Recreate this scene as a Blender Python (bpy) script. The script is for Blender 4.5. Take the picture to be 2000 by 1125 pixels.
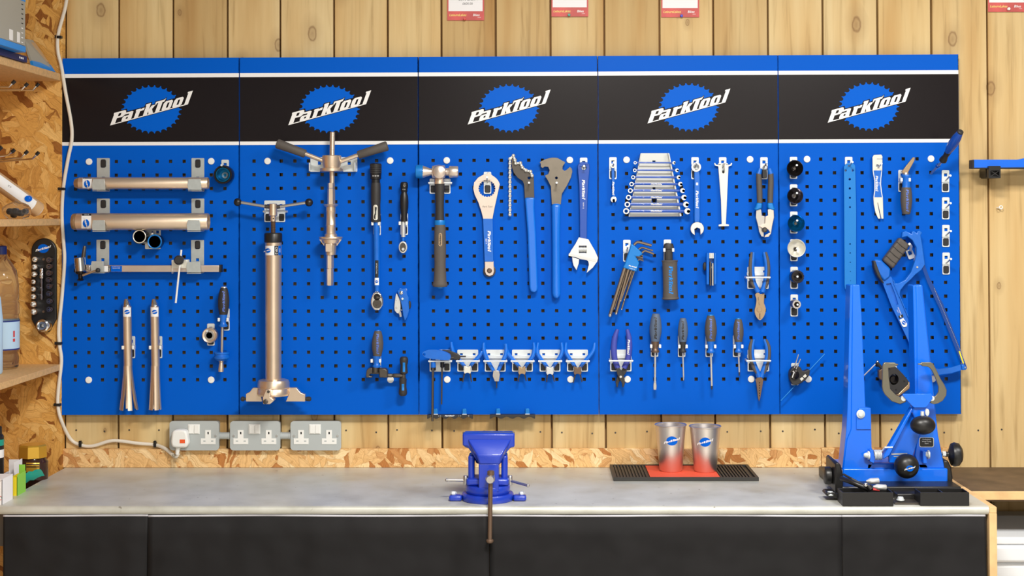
import bpy, math, random
import numpy as np
from mathutils import Vector, Matrix
from mathutils.bvhtree import BVHTree
from mathutils.geometry import tessellate_polygon
random.seed(7)
for o in list(bpy.data.objects): bpy.data.objects.remove(o)
SC = bpy.context.scene
COL = SC.collection

# ------------------------------------------------------------------ camera
# World: x right, y into the wall, z up, metres.  y = 0 is the front face of the pegboard panels, floor z = 0.
FPX = 2900.0; PY0 = 372.04
X0, Z0 = -1.2, 1.754                      # first peg hole of the first panel sits at (X0, 0, Z0)
CAM = Vector((1.28058 + X0, -4.1251, -0.14974 + Z0))
YAW, PIT, ROL = 0.01510357, 0.01591237, 0.00295674
ROT = Matrix.Rotation(YAW, 3, 'Z') @ Matrix.Rotation(PIT, 3, 'X') @ Matrix.Rotation(ROL, 3, 'Y')
RIGHT, FWD, UP = ROT.col[0].copy(), ROT.col[1].copy(), ROT.col[2].copy()
cd = bpy.data.cameras.new('camera'); co = bpy.data.objects.new('camera', cd); COL.objects.link(co)
cd.sensor_fit = 'HORIZONTAL'; cd.sensor_width = 36.0; cd.lens = FPX / 2000 * 36
cd.shift_y = (PY0 - 562.5) / 2000
cd.clip_start = .05; cd.clip_end = 60
M3 = Matrix((RIGHT, UP, -FWD)).transposed()
co.matrix_world = Matrix.Translation(CAM) @ M3.to_4x4()
SC.camera = co

# ------------------------------------------------------------------ world, lamps, exposure
SC.view_settings.view_transform = 'Standard'; SC.view_settings.look = 'None'
SC.view_settings.exposure = 0.0; SC.view_settings.gamma = 1.0; SC.view_settings.use_curve_mapping = False
wd = bpy.data.worlds.new('room_light'); SC.world = wd; wd.use_nodes = True
bg = wd.node_tree.nodes['Background']; bg.inputs[0].default_value = (1.0, .965, .91, 1); bg.inputs[1].default_value = .2
def lamp(name, loc, size, power, col=(1, .96, .9), rot=(0, 0, 0)):
    l = bpy.data.lights.new(name, 'AREA'); l.shape = 'RECTANGLE'; l.size, l.size_y = size
    l.energy = power; l.color = col
    o = bpy.data.objects.new(name, l); o.location = loc; o.rotation_euler = rot; COL.objects.link(o)
# two ceiling lamps before the bench (direction of the tool shadows) and two further back in the shop (sheen on the headers)
lamp('ceiling_lamp_bench_offscreen', (.35, -2.1, 2.85), (.6, .35), 88)
lamp('ceiling_lamp_bench_right_offscreen', (1.75, -1.7, 2.85), (.6, .35), 42)
lamp('ceiling_lamp_shop_offscreen', (.3, -6.0, 2.85), (1.2, .3), 80)
lamp('ceiling_lamp_shop_right_offscreen', (1.8, -6.0, 2.85), (1.2, .3), 80)

# ------------------------------------------------------------------ pixels to places
# A frame (ox, oy, s): coordinates read in an enlarged crop of the photograph, px = ox + x / s
CUR = (0.0, 0.0, 1.0)
def fr(ox=0, oy=0, s=1.0):
    global CUR
    CUR = (ox, oy, s)
def ray(x, y):
    px = CUR[0] + x / CUR[2]; py = CUR[1] + y / CUR[2]
    return RIGHT * ((px - 1000) / FPX) + UP * (-(py - PY0) / FPX) + FWD
def W(x, y, d=0.0):                       # point on the plane d metres in front of the board
    r = ray(x, y); return CAM + r * ((-d - CAM.y) / r.y)
def WZ(x, y, z):                          # point on the horizontal plane at height z
    r = ray(x, y); return CAM + r * ((z - CAM.z) / r.z)
def board_px(x, y, d):                     # where the board spot straight behind a point at depth d shows, in photo pixels
    p = W(x, y, d); q = Vector((p.x, 0, p.z)) - CAM; f = q.dot(FWD); return 1000 + FPX * q.dot(RIGHT) / f, PY0 - FPX * q.dot(UP) / f
def ms(d): return (-CAM.y - d) / FPX / CUR[2]   # metres per frame unit

# ------------------------------------------------------------------ materials
def lin(c): return tuple(((v / 255) / 12.92 if v / 255 <= .04045 else ((v / 255 + .055) / 1.055) ** 2.4) for v in c) + (1,)
def mat(name, col, rough=.5, metal=0., spec=.5, noise=0., nscale=60., bump=0., coat=0., trans=0., ior=1.45, wr=0.):
    m = bpy.data.materials.new(name); m.use_nodes = True; nt = m.node_tree; b = nt.nodes['Principled BSDF']
    b.inputs['Base Color'].default_value = lin(col); b.inputs['Roughness'].default_value = rough
    b.inputs['Metallic'].default_value = metal; b.inputs['Specular IOR Level'].default_value = spec
    b.inputs['Coat Weight'].default_value = coat; b.inputs['Transmission Weight'].default_value = trans
    tc = nt.nodes.new('ShaderNodeTexCoord')
    if noise:
        n = nt.nodes.new('ShaderNodeTexNoise'); n.inputs['Scale'].default_value = nscale; n.inputs['Detail'].default_value = 4
        nt.links.new(tc.outputs['Object'], n.inputs['Vector'])
        r = nt.nodes.new('ShaderNodeValToRGB'); c = lin(col)
        r.color_ramp.elements[0].position = .3; r.color_ramp.elements[1].position = .7
        r.color_ramp.elements[0].color = tuple(max(0, v * (1 - noise)) for v in c[:3]) + (1,)
        r.color_ramp.elements[1].color = tuple(min(1, v * (1 + noise)) for v in c[:3]) + (1,)
        nt.links.new(n.outputs['Fac'], r.inputs[0]); nt.links.new(r.outputs[0], b.inputs['Base Color'])
    if trans: b.inputs['IOR'].default_value = ior
    if bump:
        n2 = nt.nodes.new('ShaderNodeTexNoise'); n2.inputs['Scale'].default_value = wr or 900
        nt.links.new(tc.outputs['Object'], n2.inputs['Vector'])
        bp = nt.nodes.new('ShaderNodeBump'); bp.inputs['Strength'].default_value = bump; bp.inputs['Distance'].default_value = .03 if wr else .001
        nt.links.new(n2.outputs['Fac'], bp.inputs['Height']); nt.links.new(bp.outputs[0], b.inputs['Normal'])
    return m
def nd(nt, t, **k):
    n = nt.nodes.new(t)
    for a, v in k.items():
        if a[0] == 'i': n.inputs[int(a[1:])].default_value = v
        else: setattr(n, a, v)
    return n
def ramp(nt, src, stops, interp='LINEAR'):
    r = nt.nodes.new('ShaderNodeValToRGB'); r.color_ramp.interpolation = interp; e = r.color_ramp.elements
    while len(e) < len(stops): e.new(.5)
    for q, (p, c) in zip(e, stops):
        q.position = p; q.color = c if len(c) == 4 else lin(c)
    nt.links.new(src, r.inputs[0]); return r
def wood_planks():
    m = bpy.data.materials.new('pine_plank'); m.use_nodes = True; nt = m.node_tree; b = nt.nodes['Principled BSDF']; L = nt.links.new
    tc = nd(nt, 'ShaderNodeTexCoord'); oi = nd(nt, 'ShaderNodeObjectInfo')
    off = nd(nt, 'ShaderNodeCombineXYZ'); mu = nd(nt, 'ShaderNodeMath', operation='MULTIPLY', i1=37.0)
    L(oi.outputs['Random'], mu.inputs[0]); L(mu.outputs[0], off.inputs[0]); L(mu.outputs[0], off.inputs[2])
    ad = nd(nt, 'ShaderNodeVectorMath', operation='ADD'); L(tc.outputs['Object'], ad.inputs[0]); L(off.outputs[0], ad.inputs[1])
    # knots: sparse cells, rings around their centres bend the grain
    sx_ = nd(nt, 'ShaderNodeSeparateXYZ'); L(ad.outputs[0], sx_.inputs[0]); cx_ = nd(nt, 'ShaderNodeCombineXYZ'); L(sx_.outputs[0], cx_.inputs[0]); L(sx_.outputs[2], cx_.inputs[1])
    mk = nd(nt, 'ShaderNodeMapping'); mk.inputs['Scale'].default_value = (8.5, 5.0, 1); L(cx_.outputs[0], mk.inputs[0])
    vo = nd(nt, 'ShaderNodeTexVoronoi', feature='F1'); vo.inputs['Scale'].default_value = 1.0; vo.voronoi_dimensions = '2D'; L(mk.outputs[0], vo.inputs['Vector'])
    wn = nd(nt, 'ShaderNodeSeparateColor'); L(vo.outputs['Color'], wn.inputs[0])
    keep = nd(nt, 'ShaderNodeMath', operation='GREATER_THAN', i1=.72); L(wn.outputs[0], keep.inputs[0])
    sz_ = nd(nt, 'ShaderNodeMath', operation='MULTIPLY_ADD', i1=1.1, i2=.45); L(wn.outputs[1], sz_.inputs[0]); dn = nd(nt, 'ShaderNodeTexNoise'); dn.inputs['Scale'].default_value = 45; L(ad.outputs[0], dn.inputs['Vector'])
    dd_ = nd(nt, 'ShaderNodeMath', operation='DIVIDE'); L(vo.outputs['Distance'], dd_.inputs[0]); L(sz_.outputs[0], dd_.inputs[1]); d2_ = nd(nt, 'ShaderNodeMath', operation='MULTIPLY_ADD', i1=.05); L(dn.outputs['Fac'], d2_.inputs[0]); L(dd_.outputs[0], d2_.inputs[2]); d3_ = nd(nt, 'ShaderNodeMath', operation='SUBTRACT', i1=.025); L(d2_.outputs[0], d3_.inputs[0])
    kn = ramp(nt, d3_.outputs[0], [(.0, (.75, .75, .75, 1)), (.045, (.5, .5, .5, 1)), (.062, (1, 1, 1, 1)), (.08, (.3, .3, .3, 1)), (.22, (0, 0, 0, 1))])
    km = nd(nt, 'ShaderNodeMath', operation='MULTIPLY'); L(kn.outputs[0], km.inputs[0]); L(keep.outputs[0], km.inputs[1])
    g = nd(nt, 'ShaderNodeMapping'); g.inputs['Scale'].default_value = (60, 60, 3.0); L(ad.outputs[0], g.inputs[0])
    n1 = nd(nt, 'ShaderNodeTexNoise'); n1.inputs['Scale'].default_value = 1; n1.inputs['Detail'].default_value = 5; n1.inputs['Distortion'].default_value = .6; L(g.outputs[0], n1.inputs['Vector'])
    g2 = nd(nt, 'ShaderNodeMapping'); g2.inputs['Scale'].default_value = (9, 9, .9); L(ad.outputs[0], g2.inputs[0])
    n2 = nd(nt, 'ShaderNodeTexNoise'); n2.inputs['Scale'].default_value = 1; n2.inputs['Detail'].default_value = 3; L(g2.outputs[0], n2.inputs['Vector'])
    c1 = ramp(nt, n1.outputs['Fac'], [(.28, (.66, .6, .5, 1)), (.45, (.93, .91, .87, 1)), (.7, (1, 1, 1, 1))])
    c2 = ramp(nt, n2.outputs['Fac'], [(.3, (210, 166, 98)), (.46, (231, 198, 138)), (.62, (240, 214, 160)), (.8, (226, 202, 140))])
    mx = nd(nt, 'ShaderNodeMix', data_type='RGBA', blend_type='MULTIPLY'); mx.inputs[0].default_value = .85
    L(c2.outputs[0], mx.inputs[6]); L(c1.outputs[0], mx.inputs[7])
    pl = ramp(nt, oi.outputs['Random'], [(0, (.78, .7, .56, 1)), (.3, (1, 1, .98, 1)), (.55, (.95, .9, .8, 1)), (.8, (1, .98, .9, 1)), (1, (.88, .82, .7, 1))])
    m2 = nd(nt, 'ShaderNodeMix', data_type='RGBA', blend_type='MULTIPLY'); m2.inputs[0].default_value = 1.0
    L(mx.outputs[2], m2.inputs[6]); L(pl.outputs[0], m2.inputs[7])
    m3 = nd(nt, 'ShaderNodeMix', data_type='RGBA'); m3.inputs[7].default_value = lin((122, 78, 36))
    mf = nd(nt, 'ShaderNodeMath', operation='MULTIPLY', i1=.72); L(km.outputs[0], mf.inputs[0])
    L(mf.outputs[0], m3.inputs[0]); L(m2.outputs[2], m3.inputs[6])
    br = nd(nt, 'ShaderNodeHueSaturation'); br.inputs['Value'].default_value = .86; br.inputs['Saturation'].default_value = .95; L(m3.outputs[2], br.inputs['Color'])
    L(br.outputs[0], b.inputs['Base Color']); b.inputs['Roughness'].default_value = .62; b.inputs['Specular IOR Level'].default_value = .3
    bp = nd(nt, 'ShaderNodeBump'); bp.inputs['Strength'].default_value = .25; bp.inputs['Distance'].default_value = .002
    L(n1.outputs['Fac'], bp.inputs['Height']); L(bp.outputs[0], b.inputs['Normal'])
    return m
def chipboard(name, c_dark, c_mid, c_light, k=1.0, side=False):
    m = bpy.data.materials.new(name); m.use_nodes = True; nt = m.node_tree; b = nt.nodes['Principled BSDF']; L = nt.links.new
    tc = nd(nt, 'ShaderNodeTexCoord'); OB = tc.outputs['Object']
    if side:      # a board that faces sideways: its long axis runs along y
        sx_ = nd(nt, 'ShaderNodeSeparateXYZ'); L(OB, sx_.inputs[0]); cx_ = nd(nt, 'ShaderNodeCombineXYZ'); L(sx_.outputs[1], cx_.inputs[0]); L(sx_.outputs[0], cx_.inputs[1]); L(sx_.outputs[2], cx_.inputs[2]); OB = cx_.outputs[0]
    nz = nd(nt, 'ShaderNodeTexNoise'); nz.inputs['Scale'].default_value = 26; nz.inputs['Detail'].default_value = 4; L(OB, nz.inputs['Vector'])
    cen = nd(nt, 'ShaderNodeVectorMath', operation='SUBTRACT', i1=(.5, .5, .5)); L(nz.outputs['Color'], cen.inputs[0])
    sc = nd(nt, 'ShaderNodeVectorMath', operation='SCALE'); sc.inputs['Scale'].default_value = .03; L(cen.outputs[0], sc.inputs[0])
    ad = nd(nt, 'ShaderNodeVectorMath', operation='ADD'); L(OB, ad.inputs[0]); L(sc.outputs[0], ad.inputs[1])
    last = None; edge = None; fib = None
    for i, (ang, th) in enumerate(((25, .0), (-52, .42), (78, .46), (-12, .5), (48, .58))):
        mp = nd(nt, 'ShaderNodeMapping'); mp.inputs['Rotation'].default_value = (0, math.radians(ang), 0); L(ad.outputs[0], mp.inputs[0])
        s2 = nd(nt, 'ShaderNodeVectorMath', operation='MULTIPLY', i1=(58 * k, 0, 15 * k)); L(mp.outputs[0], s2.inputs[0])
        s3 = nd(nt, 'ShaderNodeVectorMath', operation='ADD', i1=(i * 7.3, i * 3.1, i * 5.7)); L(s2.outputs[0], s3.inputs[0])
        v = nd(nt, 'ShaderNodeTexVoronoi', feature='F1'); v.inputs['Scale'].default_value = 1; L(s3.outputs[0], v.inputs['Vector'])
        v2 = nd(nt, 'ShaderNodeTexVoronoi', feature='DISTANCE_TO_EDGE'); v2.inputs['Scale'].default_value = 1; L(s3.outputs[0], v2.inputs['Vector'])
        s4 = nd(nt, 'ShaderNodeVectorMath', operation='MULTIPLY', i1=(9, 1, .7)); L(s3.outputs[0], s4.inputs[0])
        fb = nd(nt, 'ShaderNodeTexNoise'); fb.inputs['Scale'].default_value = 1; fb.inputs['Detail'].default_value = 3; L(s4.outputs[0], fb.inputs['Vector'])
        sp = nd(nt, 'ShaderNodeSeparateColor'); L(v.outputs['Color'], sp.inputs[0])
        if last is None: last, edge, fib = sp.outputs[0], v2.outputs['Distance'], fb.outputs['Fac']
        else:
            gt_ = nd(nt, 'ShaderNodeMath', operation='GREATER_THAN', i1=th); L(sp.outputs[1], gt_.inputs[0])
            def pick(a_, b_):
                q = nd(nt, 'ShaderNodeMix', data_type='FLOAT'); L(gt_.outputs[0], q.inputs[0]); L(a_, q.inputs[2]); L(b_, q.inputs[3]); return q.outputs[0]
            last, edge, fib = pick(last, sp.outputs[0]), pick(edge, v2.outputs['Distance']), pick(fib, fb.outputs['Fac'])
    c0 = ramp(nt, last, [(0, c_dark), (.07, c_dark), (.16, c_mid), (.6, c_mid), (1, c_light)])
    e0 = ramp(nt, edge, [(.0, (.62, .5, .36, 1)), (.05, (1, 1, 1, 1))]); f0 = ramp(nt, fib, [(.3, (.72, .64, .52, 1)), (.55, (1, 1, 1, 1)), (.8, (1.12, 1.1, 1.05, 1))])
    c = nd(nt, 'ShaderNodeMix', data_type='RGBA', blend_type='MULTIPLY'); c.inputs[0].default_value = .55; L(c0.outputs[0], c.inputs[6]); L(e0.outputs[0], c.inputs[7])
    c3 = nd(nt, 'ShaderNodeMix', data_type='RGBA', blend_type='MULTIPLY'); c3.inputs[0].default_value = .8; L(c.outputs[2], c3.inputs[6]); L(f0.outputs[0], c3.inputs[7])
    fn = nd(nt, 'ShaderNodeTexNoise'); fn.inputs['Scale'].default_value = 130; fn.inputs['Detail'].default_value = 4; L(OB, fn.inputs['Vector'])
    fr_ = ramp(nt, fn.outputs['Fac'], [(.3, (.78, .74, .68, 1)), (.6, (1, 1, 1, 1))])
    mx = nd(nt, 'ShaderNodeMix', data_type='RGBA', blend_type='MULTIPLY'); mx.inputs[0].default_value = .35
    L(c3.outputs[2], mx.inputs[6]); L(fr_.outputs[0], mx.inputs[7]); L(mx.outputs[2], b.inputs['Base Color'])
    b.inputs['Roughness'].default_value = .6; b.inputs['Specular IOR Level'].default_value = .3
    bp = nd(nt, 'ShaderNodeBump'); bp.inputs['Strength'].default_value = .5; bp.inputs['Distance'].default_value = .002
    L(last, bp.inputs['Height']); L(bp.outputs[0], b.inputs['Normal'])
    return m
def bench_steel():
    m = bpy.data.materials.new('worn_sheet_steel'); m.use_nodes = True; nt = m.node_tree; b = nt.nodes['Principled BSDF']; L = nt.links.new
    tc = nd(nt, 'ShaderNodeTexCoord')
    n = nd(nt, 'ShaderNodeTexNoise'); n.inputs['Scale'].default_value = 7; n.inputs['Detail'].default_value = 7; n.inputs['Roughness'].default_value = .62; L(tc.outputs['Object'], n.inputs['Vector'])
    c = ramp(nt, n.outputs['Fac'], [(.3, (184, 183, 171)), (.5, (202, 202, 192)), (.68, (212, 212, 204))])
    n3 = nd(nt, 'ShaderNodeTexNoise'); n3.inputs['Scale'].default_value = 60; n3.inputs['Detail'].default_value = 2; L(tc.outputs['Object'], n3.inputs['Vector'])
    sp = ramp(nt, n3.outputs['Fac'], [(.2, (.35, .3, .25, 1)), (.27, (1, 1, 1, 1))])
    mx = nd(nt, 'ShaderNodeMix', data_type='RGBA', blend_type='MULTIPLY'); mx.inputs[0].default_value = .8
    L(c.outputs[0], mx.inputs[6]); L(sp.outputs[0], mx.inputs[7]); L(mx.outputs[2], b.inputs['Base Color'])
    rr = ramp(nt, n.outputs['Fac'], [(.3, (.34, .34, .34, 1)), (.7, (.5, .5, .5, 1))]); L(rr.outputs[0], b.inputs['Roughness'])
    b.inputs['Metallic'].default_value = .35
    bp = nd(nt, 'ShaderNodeBump'); bp.inputs['Strength'].default_value = .12; bp.inputs['Distance'].default_value = .003; L(n.outputs['Fac'], bp.inputs['Height']); L(bp.outputs[0], b.inputs['Normal'])
    return m
MT = dict(
 panel=mat('blue_panel_paint', (0, 90, 200), .38, spec=.08),
 lblue=mat('emblem_blue', (0, 94, 206), .32, spec=.1), header=mat('black_header', (27, 22, 24), .2, spec=.22),
 white=mat('white_print', (240, 240, 240), .4), wplas=mat('white_plastic', (238, 238, 234), .35),
 tblue=mat('tool_blue', (16, 104, 206), .33, noise=.06), dip=mat('dipped_vinyl_blue', (12, 112, 222), .25, coat=.3),
 navy=mat('dark_blue_enamel', (12, 74, 172), .28, coat=.3), sky=mat('anodised_sky_blue', (8, 122, 206), .38, metal=.15),
 purple=mat('purple_grip', (66, 76, 168), .5), sblue=mat('stand_blue', (0, 106, 232), .3, coat=.3),
 vblue=mat('vice_blue', (18, 56, 178), .34, coat=.4, bump=.25),
 bronze=mat('champagne_nickel', (232, 210, 186), .33, metal=.85, noise=.04, nscale=20), chrome=mat('chrome', (222, 222, 222), .13, metal=1.),
 pinks=mat('warm_nickel_steel', (224, 208, 196), .32, metal=.8, noise=.05, nscale=30), steel=mat('satin_steel', (196, 192, 188), .3, metal=.9), zinc=mat('zinc_plate', (196, 204, 204), .38, metal=.55, noise=.05, nscale=90),
 zincw=mat('bright_zinc', (226, 232, 232), .35, metal=.3), grey=mat('dark_tool_steel', (126, 118, 106), .42, metal=.65, noise=.08, nscale=40),
 keys=mat('oiled_key_steel', (132, 116, 100), .34, metal=.75), gun=mat('blackened_steel', (88, 82, 76), .36, metal=.6), jaw=mat('bronzed_jaw_steel', (176, 150, 118), .36, metal=.7),
 grip=mat('charcoal_rubber', (84, 78, 73), .62, bump=.2), gripb=mat('black_rubber', (46, 44, 43), .55), black=mat('black_plastic', (26, 25, 25), .38),
 gripg=mat('blue_grey_rubber', (84, 100, 124), .6), ltr=mat('blue_print', (84, 112, 196), .5), bsteel=mat('bright_steel', (232, 232, 230), .3, metal=.6), dark=mat('near_black', (12, 12, 13), .6), lug=mat('black_fastener', (34, 32, 32), .45),
 tray=mat('wrench_tray_grey', (206, 208, 204), .45, metal=.2), silver=mat('silver_paint', (214, 216, 216), .35, metal=.5),
 copperblue=mat('deep_blue_plate', (22, 70, 150), .3, metal=.2), teal=mat('teal_anodised', (10, 110, 160), .22, metal=.8),
 dsteel=mat('dark_polished_steel', (120, 116, 124), .2, metal=1.), bchrome=mat('black_chrome', (52, 48, 48), .2, metal=.8), ivory=mat('satin_white_metal', (232, 230, 218), .3, metal=.4),
 olive=mat('caliper_steel', (122, 118, 104), .34, metal=.65), brown=mat('brown_oxide_steel', (118, 96, 80), .4, metal=.6),
 metalclad=mat('grey_metalclad', (184, 190, 190), .42, metal=.2), cable=mat('cable_white', (228, 220, 206), .45),
 orange=mat('orange_label', (236, 92, 40), .5), redmat=mat('orange_red_rubber', (228, 84, 56), .6), matblk=mat('mat_black_rubber', (44, 42, 40), .5),
 cup=mat('brushed_stainless', (228, 220, 214), .4, metal=1.), ptred=mat('poster_red', (196, 78, 74), .5, noise=.25, nscale=14), paper=mat('paper', (240, 238, 240), .6),
 ptyel=mat('poster_yellow', (244, 222, 120), .5), ink=mat('ink', (30, 30, 30), .6), pinr=mat('pin_red', (214, 70, 66), .3), pint=mat('pin_teal', (40, 150, 130), .3), pinb=mat('pin_blue', (40, 60, 190), .3),
 fabric=mat('black_fabric', (26, 25, 26), .75, spec=.25, noise=.2, nscale=7, bump=1.0, wr=5.), hem=mat('white_hem', (196, 196, 204), .7), wall=mat('timber_backing', (168, 128, 82), .85, noise=.1, nscale=20),
 paint=mat('white_wall_paint', (232, 230, 224), .7), floor=mat('pale_concrete_floor', (196, 192, 184), .7, noise=.1, nscale=3), ply=mat('ply_edge', (226, 186, 132), .65, noise=.14, nscale=26), wdark=mat('weathered_dark_board', (98, 78, 56), .6, noise=.3, nscale=16),
 shelf=mat('particle_board', (214, 172, 116), .65, noise=.14, nscale=150), boxg=mat('grey_carton', (164, 162, 152), .5), boxb=mat('carton_blue', (22, 140, 226), .4), boxn=mat('navy_carton', (34, 40, 92), .5),
 card=mat('cardboard_tube', (196, 160, 118), .7), clear=mat('clear_plastic', (240, 244, 246), .06, trans=.97, ior=1.18), capb=mat('bottle_cap_blue', (34, 52, 128), .35), blabel=mat('pale_blue_label', (186, 216, 240), .5),
 gold=mat('gold_lid', (214, 168, 62), .25, metal=.6), coffee=mat('dark_glass', (58, 34, 26), .12), green=mat('green_foil', (18, 150, 130), .3), lime=mat('lime_card', (140, 206, 74), .5), yellow=mat('yellow_card', (240, 220, 40), .5),
 red=mat('red_print', (206, 60, 60), .5), bag=mat('clear_bag', (238, 238, 234), .12, trans=.96, ior=1.04), bin=mat('white_bin', (226, 230, 234), .45), rod=mat('bright_rod', (226, 226, 222), .2, metal=.7))
MT['pine'] = wood_planks()
MT['osb'] = chipboard('oriented_strand_board', (152, 94, 38), (222, 168, 88), (240, 196, 122))
MT['osbl'] = chipboard('pale_strand_board', (188, 124, 66), (236, 192, 132), (248, 220, 172))
MT['osbs'] = chipboard('side_strand_board', (152, 94, 38), (222, 168, 88), (240, 196, 122), side=True)
MT['bench'] = bench_steel()

# ------------------------------------------------------------------ geometry: every g* returns (verts, faces) in world metres
def gjoin(*gs):
    V, F = [], []
    for v, f in gs:
        n = len(V); V += list(v); F += [tuple(i + n for i in q) for q in f]
    return V, F
def rect(x0, y0, x1, y1): return [(x0, y0), (x1, y0), (x1, y1), (x0, y1)]
def rrect(x0, y0, x1, y1, r, n=4):
    o = []
    for cx, cy, a in ((x1 - r, y0 + r, -90), (x1 - r, y1 - r, 0), (x0 + r, y1 - r, 90), (x0 + r, y0 + r, 180)):
        for i in range(n + 1):
            t = math.radians(a + 90 * i / n); o.append((cx + r * math.cos(t), cy + r * math.sin(t)))
    return o
def circ(cx, cy, r, n=20, ry=None, a0=0.):
    ry = r if ry is None else ry
    return [(cx + r * math.cos(a0 + 2 * math.pi * i / n), cy + ry * math.sin(a0 + 2 * math.pi * i / n)) for i in range(n)]
def sm(p, k=4):                           # closed Catmull-Rom through the points
    o = []; n = len(p)
    for i in range(n):
        a, b, c, e = (np.array(p[(i + j) % n], float) for j in (-1, 0, 1, 2))
        for t in np.arange(k) / k:
            o.append(tuple(.5 * (2 * b + (c - a) * t + (2 * a - 5 * b + 4 * c - e) * t * t + (3 * b - a - 3 * c + e) * t ** 3)))
    return o
def path(p, k=6):                         # open Catmull-Rom, any dimension
    o = []; n = len(p)
    for i in range(n - 1):
        a, b, c, e = (np.array(p[min(max(i + j, 0), n - 1)], float) for j in (-1, 0, 1, 2))
        for t in np.arange(k) / k:
            o.append(tuple(.5 * (2 * b + (c - a) * t + (2 * a - 5 * b + 4 * c - e) * t * t + (3 * b - a - 3 * c + e) * t ** 3)))
    o.append(tuple(p[-1])); return o
def gplate(pts, d0, d1, holes=()):        # outline at depth d1 (front), extruded straight back to d0
    loops = [[W(x, y, d1) for x, y in pts]] + [[W(x, y, d1) for x, y in h] for h in holes]
    flat = [p for l in loops for p in l]; n = len(flat)
    V = [Vector((p.x, -d1, p.z)) for p in flat] + [Vector((p.x, -d0, p.z)) for p in flat]
    if holes: tris = [tuple(t) for t in tessellate_polygon([[Vector((p.x, p.z, 0)) for p in l] for l in loops])]
    else: tris = [tuple(range(n))]
    F = []
    def nrm(t):
        s = 0
        for i in range(len(t)):
            a, b = flat[t[i]], flat[t[(i + 1) % len(t)]]; s += a.x * b.z - b.x * a.z
        return s
    for t in tris:
        if nrm(t) < 0: t = t[::-1]
        F.append(t); F.append(tuple(i + n for i in t[::-1]))
    s0 = 0
    for li, l in enumerate(loops):
        a = sum(l[i].x * l[(i + 1) % len(l)].z - l[(i + 1) % len(l)].x * l[i].z for i in range(len(l)))
        fl = (a > 0) == (li == 0)
        for i in range(len(l)):
            p, q = s0 + i, s0 + (i + 1) % len(l)
            F.append((q, p, p + n, q + n) if fl else (p, q, q + n, p + n))
        s0 += len(l)
    return V, F
def grings(cs, ax, rs, n=18, fy=1.0, caps=True):   # rings of radius rs (metres) about points cs, axis ax
    ax = Vector(ax).normalized(); Y = Vector((0, 1, 0))
    e1 = ax.cross(Y)
    if e1.length < .05: e1 = ax.cross(Vector((0, 0, 1)))
    e1.normalize(); e2 = ax.cross(e1).normalized(); V, F = [], []
    for c, r in zip(cs, rs):
        r = max(r, 1e-5)
        for i in range(n):
            t = 2 * math.pi * i / n; V.append(c + e1 * (r * math.cos(t)) + e2 * (r * math.sin(t) * fy))
    for k in range(len(cs) - 1):
        for i in range(n):
            a, b = k * n + i, k * n + (i + 1) % n; F.append((a, b, b + n, a + n))
    if caps: F.append(tuple(range(n))[::-1]); F.append(tuple((len(cs) - 1) * n + i for i in range(n)))
    return V, F
def glathe(a, b, prof, n=18, fy=1.0):     # a, b = (x, y, d); prof = [(t 0..1, r)]
    A, B = W(*a), W(*b); cs = [A.lerp(B, t) for t, r in prof]; s = ms((a[2] + b[2]) / 2)
    return grings(cs, B - A, [r * s for t, r in prof], n, fy)
def gv(x, prof, d, n=18, fy=1.0, x1=None):   # vertical axis, prof = [(y, r)]
    y0, y1 = prof[0][0], prof[-1][0]; x1 = x if x1 is None else x1
    ya, yb = min(p[0] for p in prof), max(p[0] for p in prof)
    A, B = W(x, ya, d), W(x1, yb, d); return grings([A.lerp(B, (y - ya) / (yb - ya)) for y, r in prof], B - A, [r * ms(d) for y, r in prof], n, fy)
def gh(y, prof, d, n=18, fy=1.0, y1=None):
    xa, xb = min(p[0] for p in prof), max(p[0] for p in prof); y1 = y if y1 is None else y1
    A, B = W(xa, y, d), W(xb, y1, d); return grings([A.lerp(B, (x - xa) / (xb - xa)) for x, r in prof], B - A, [r * ms(d) for x, r in prof], n, fy)
def gd(cx, cy, prof, n=24, dirn=None):    # axis towards the camera side (world -y), prof = [(d, r)]
    dm = max(q[0] for q in prof); dv = Vector((0, -1, 0)); c = W(cx, cy, dm) - dv * (dm - prof[0][0]); s = ms(dm)
    return grings([c + dv * (d - prof[0][0]) for d, r in prof], dv, [r * s for d, r in prof], n)
def gtubew(P, r, n=8, closed=False):      # tube through world points, r metres (or list)
    m = len(P); V, F = [], []; prev = None
    R = r if isinstance(r, (list, tuple)) else [r] * m
    for k in range(m):
        t = (P[(k + 1) % m] - P[k - 1]) if (closed or 0 < k < m - 1) else (P[1] - P[0] if k == 0 else P[-1] - P[-2])
        t.normalize()
        if prev is None: e1 = t.cross(Vector((0, 1, 0)));  e1 = e1 if e1.length > .05 else t.cross(Vector((0, 0, 1)))
        else: e1 = prev - t * prev.dot(t)
        e1.normalize(); e2 = t.cross(e1); prev = e1
        for i in range(n):
            a = 2 * math.pi * i / n; V.append(P[k] + (e1 * math.cos(a) + e2 * math.sin(a)) * R[k])
    for k in range(m if closed else m - 1):
        for i in range(n):
            a, b = k * n + i, k * n + (i + 1) % n; c = ((k + 1) % m) * n
            F.append((a, b, c + (i + 1) % n, c + i))
    if not closed: F.append(tuple(range(n))[::-1]); F.append(tuple((m - 1) * n + i for i in range(n)))
    return V, F
def gt(pts, r, n=8, k=0, closed=False):   # tube through (x, y, d) points, r frame units
    if k: pts = path(pts, k)
    rr = [q * ms(pts[0][2]) for q in r] if isinstance(r, (list, tuple)) else r * ms(pts[0][2])
    if k and isinstance(rr, list): rr = list(np.interp(np.linspace(0, 1, len(pts)), np.linspace(0, 1, len(rr)), rr))
    return gtubew([W(*p) for p in pts], rr, n, closed)
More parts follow.
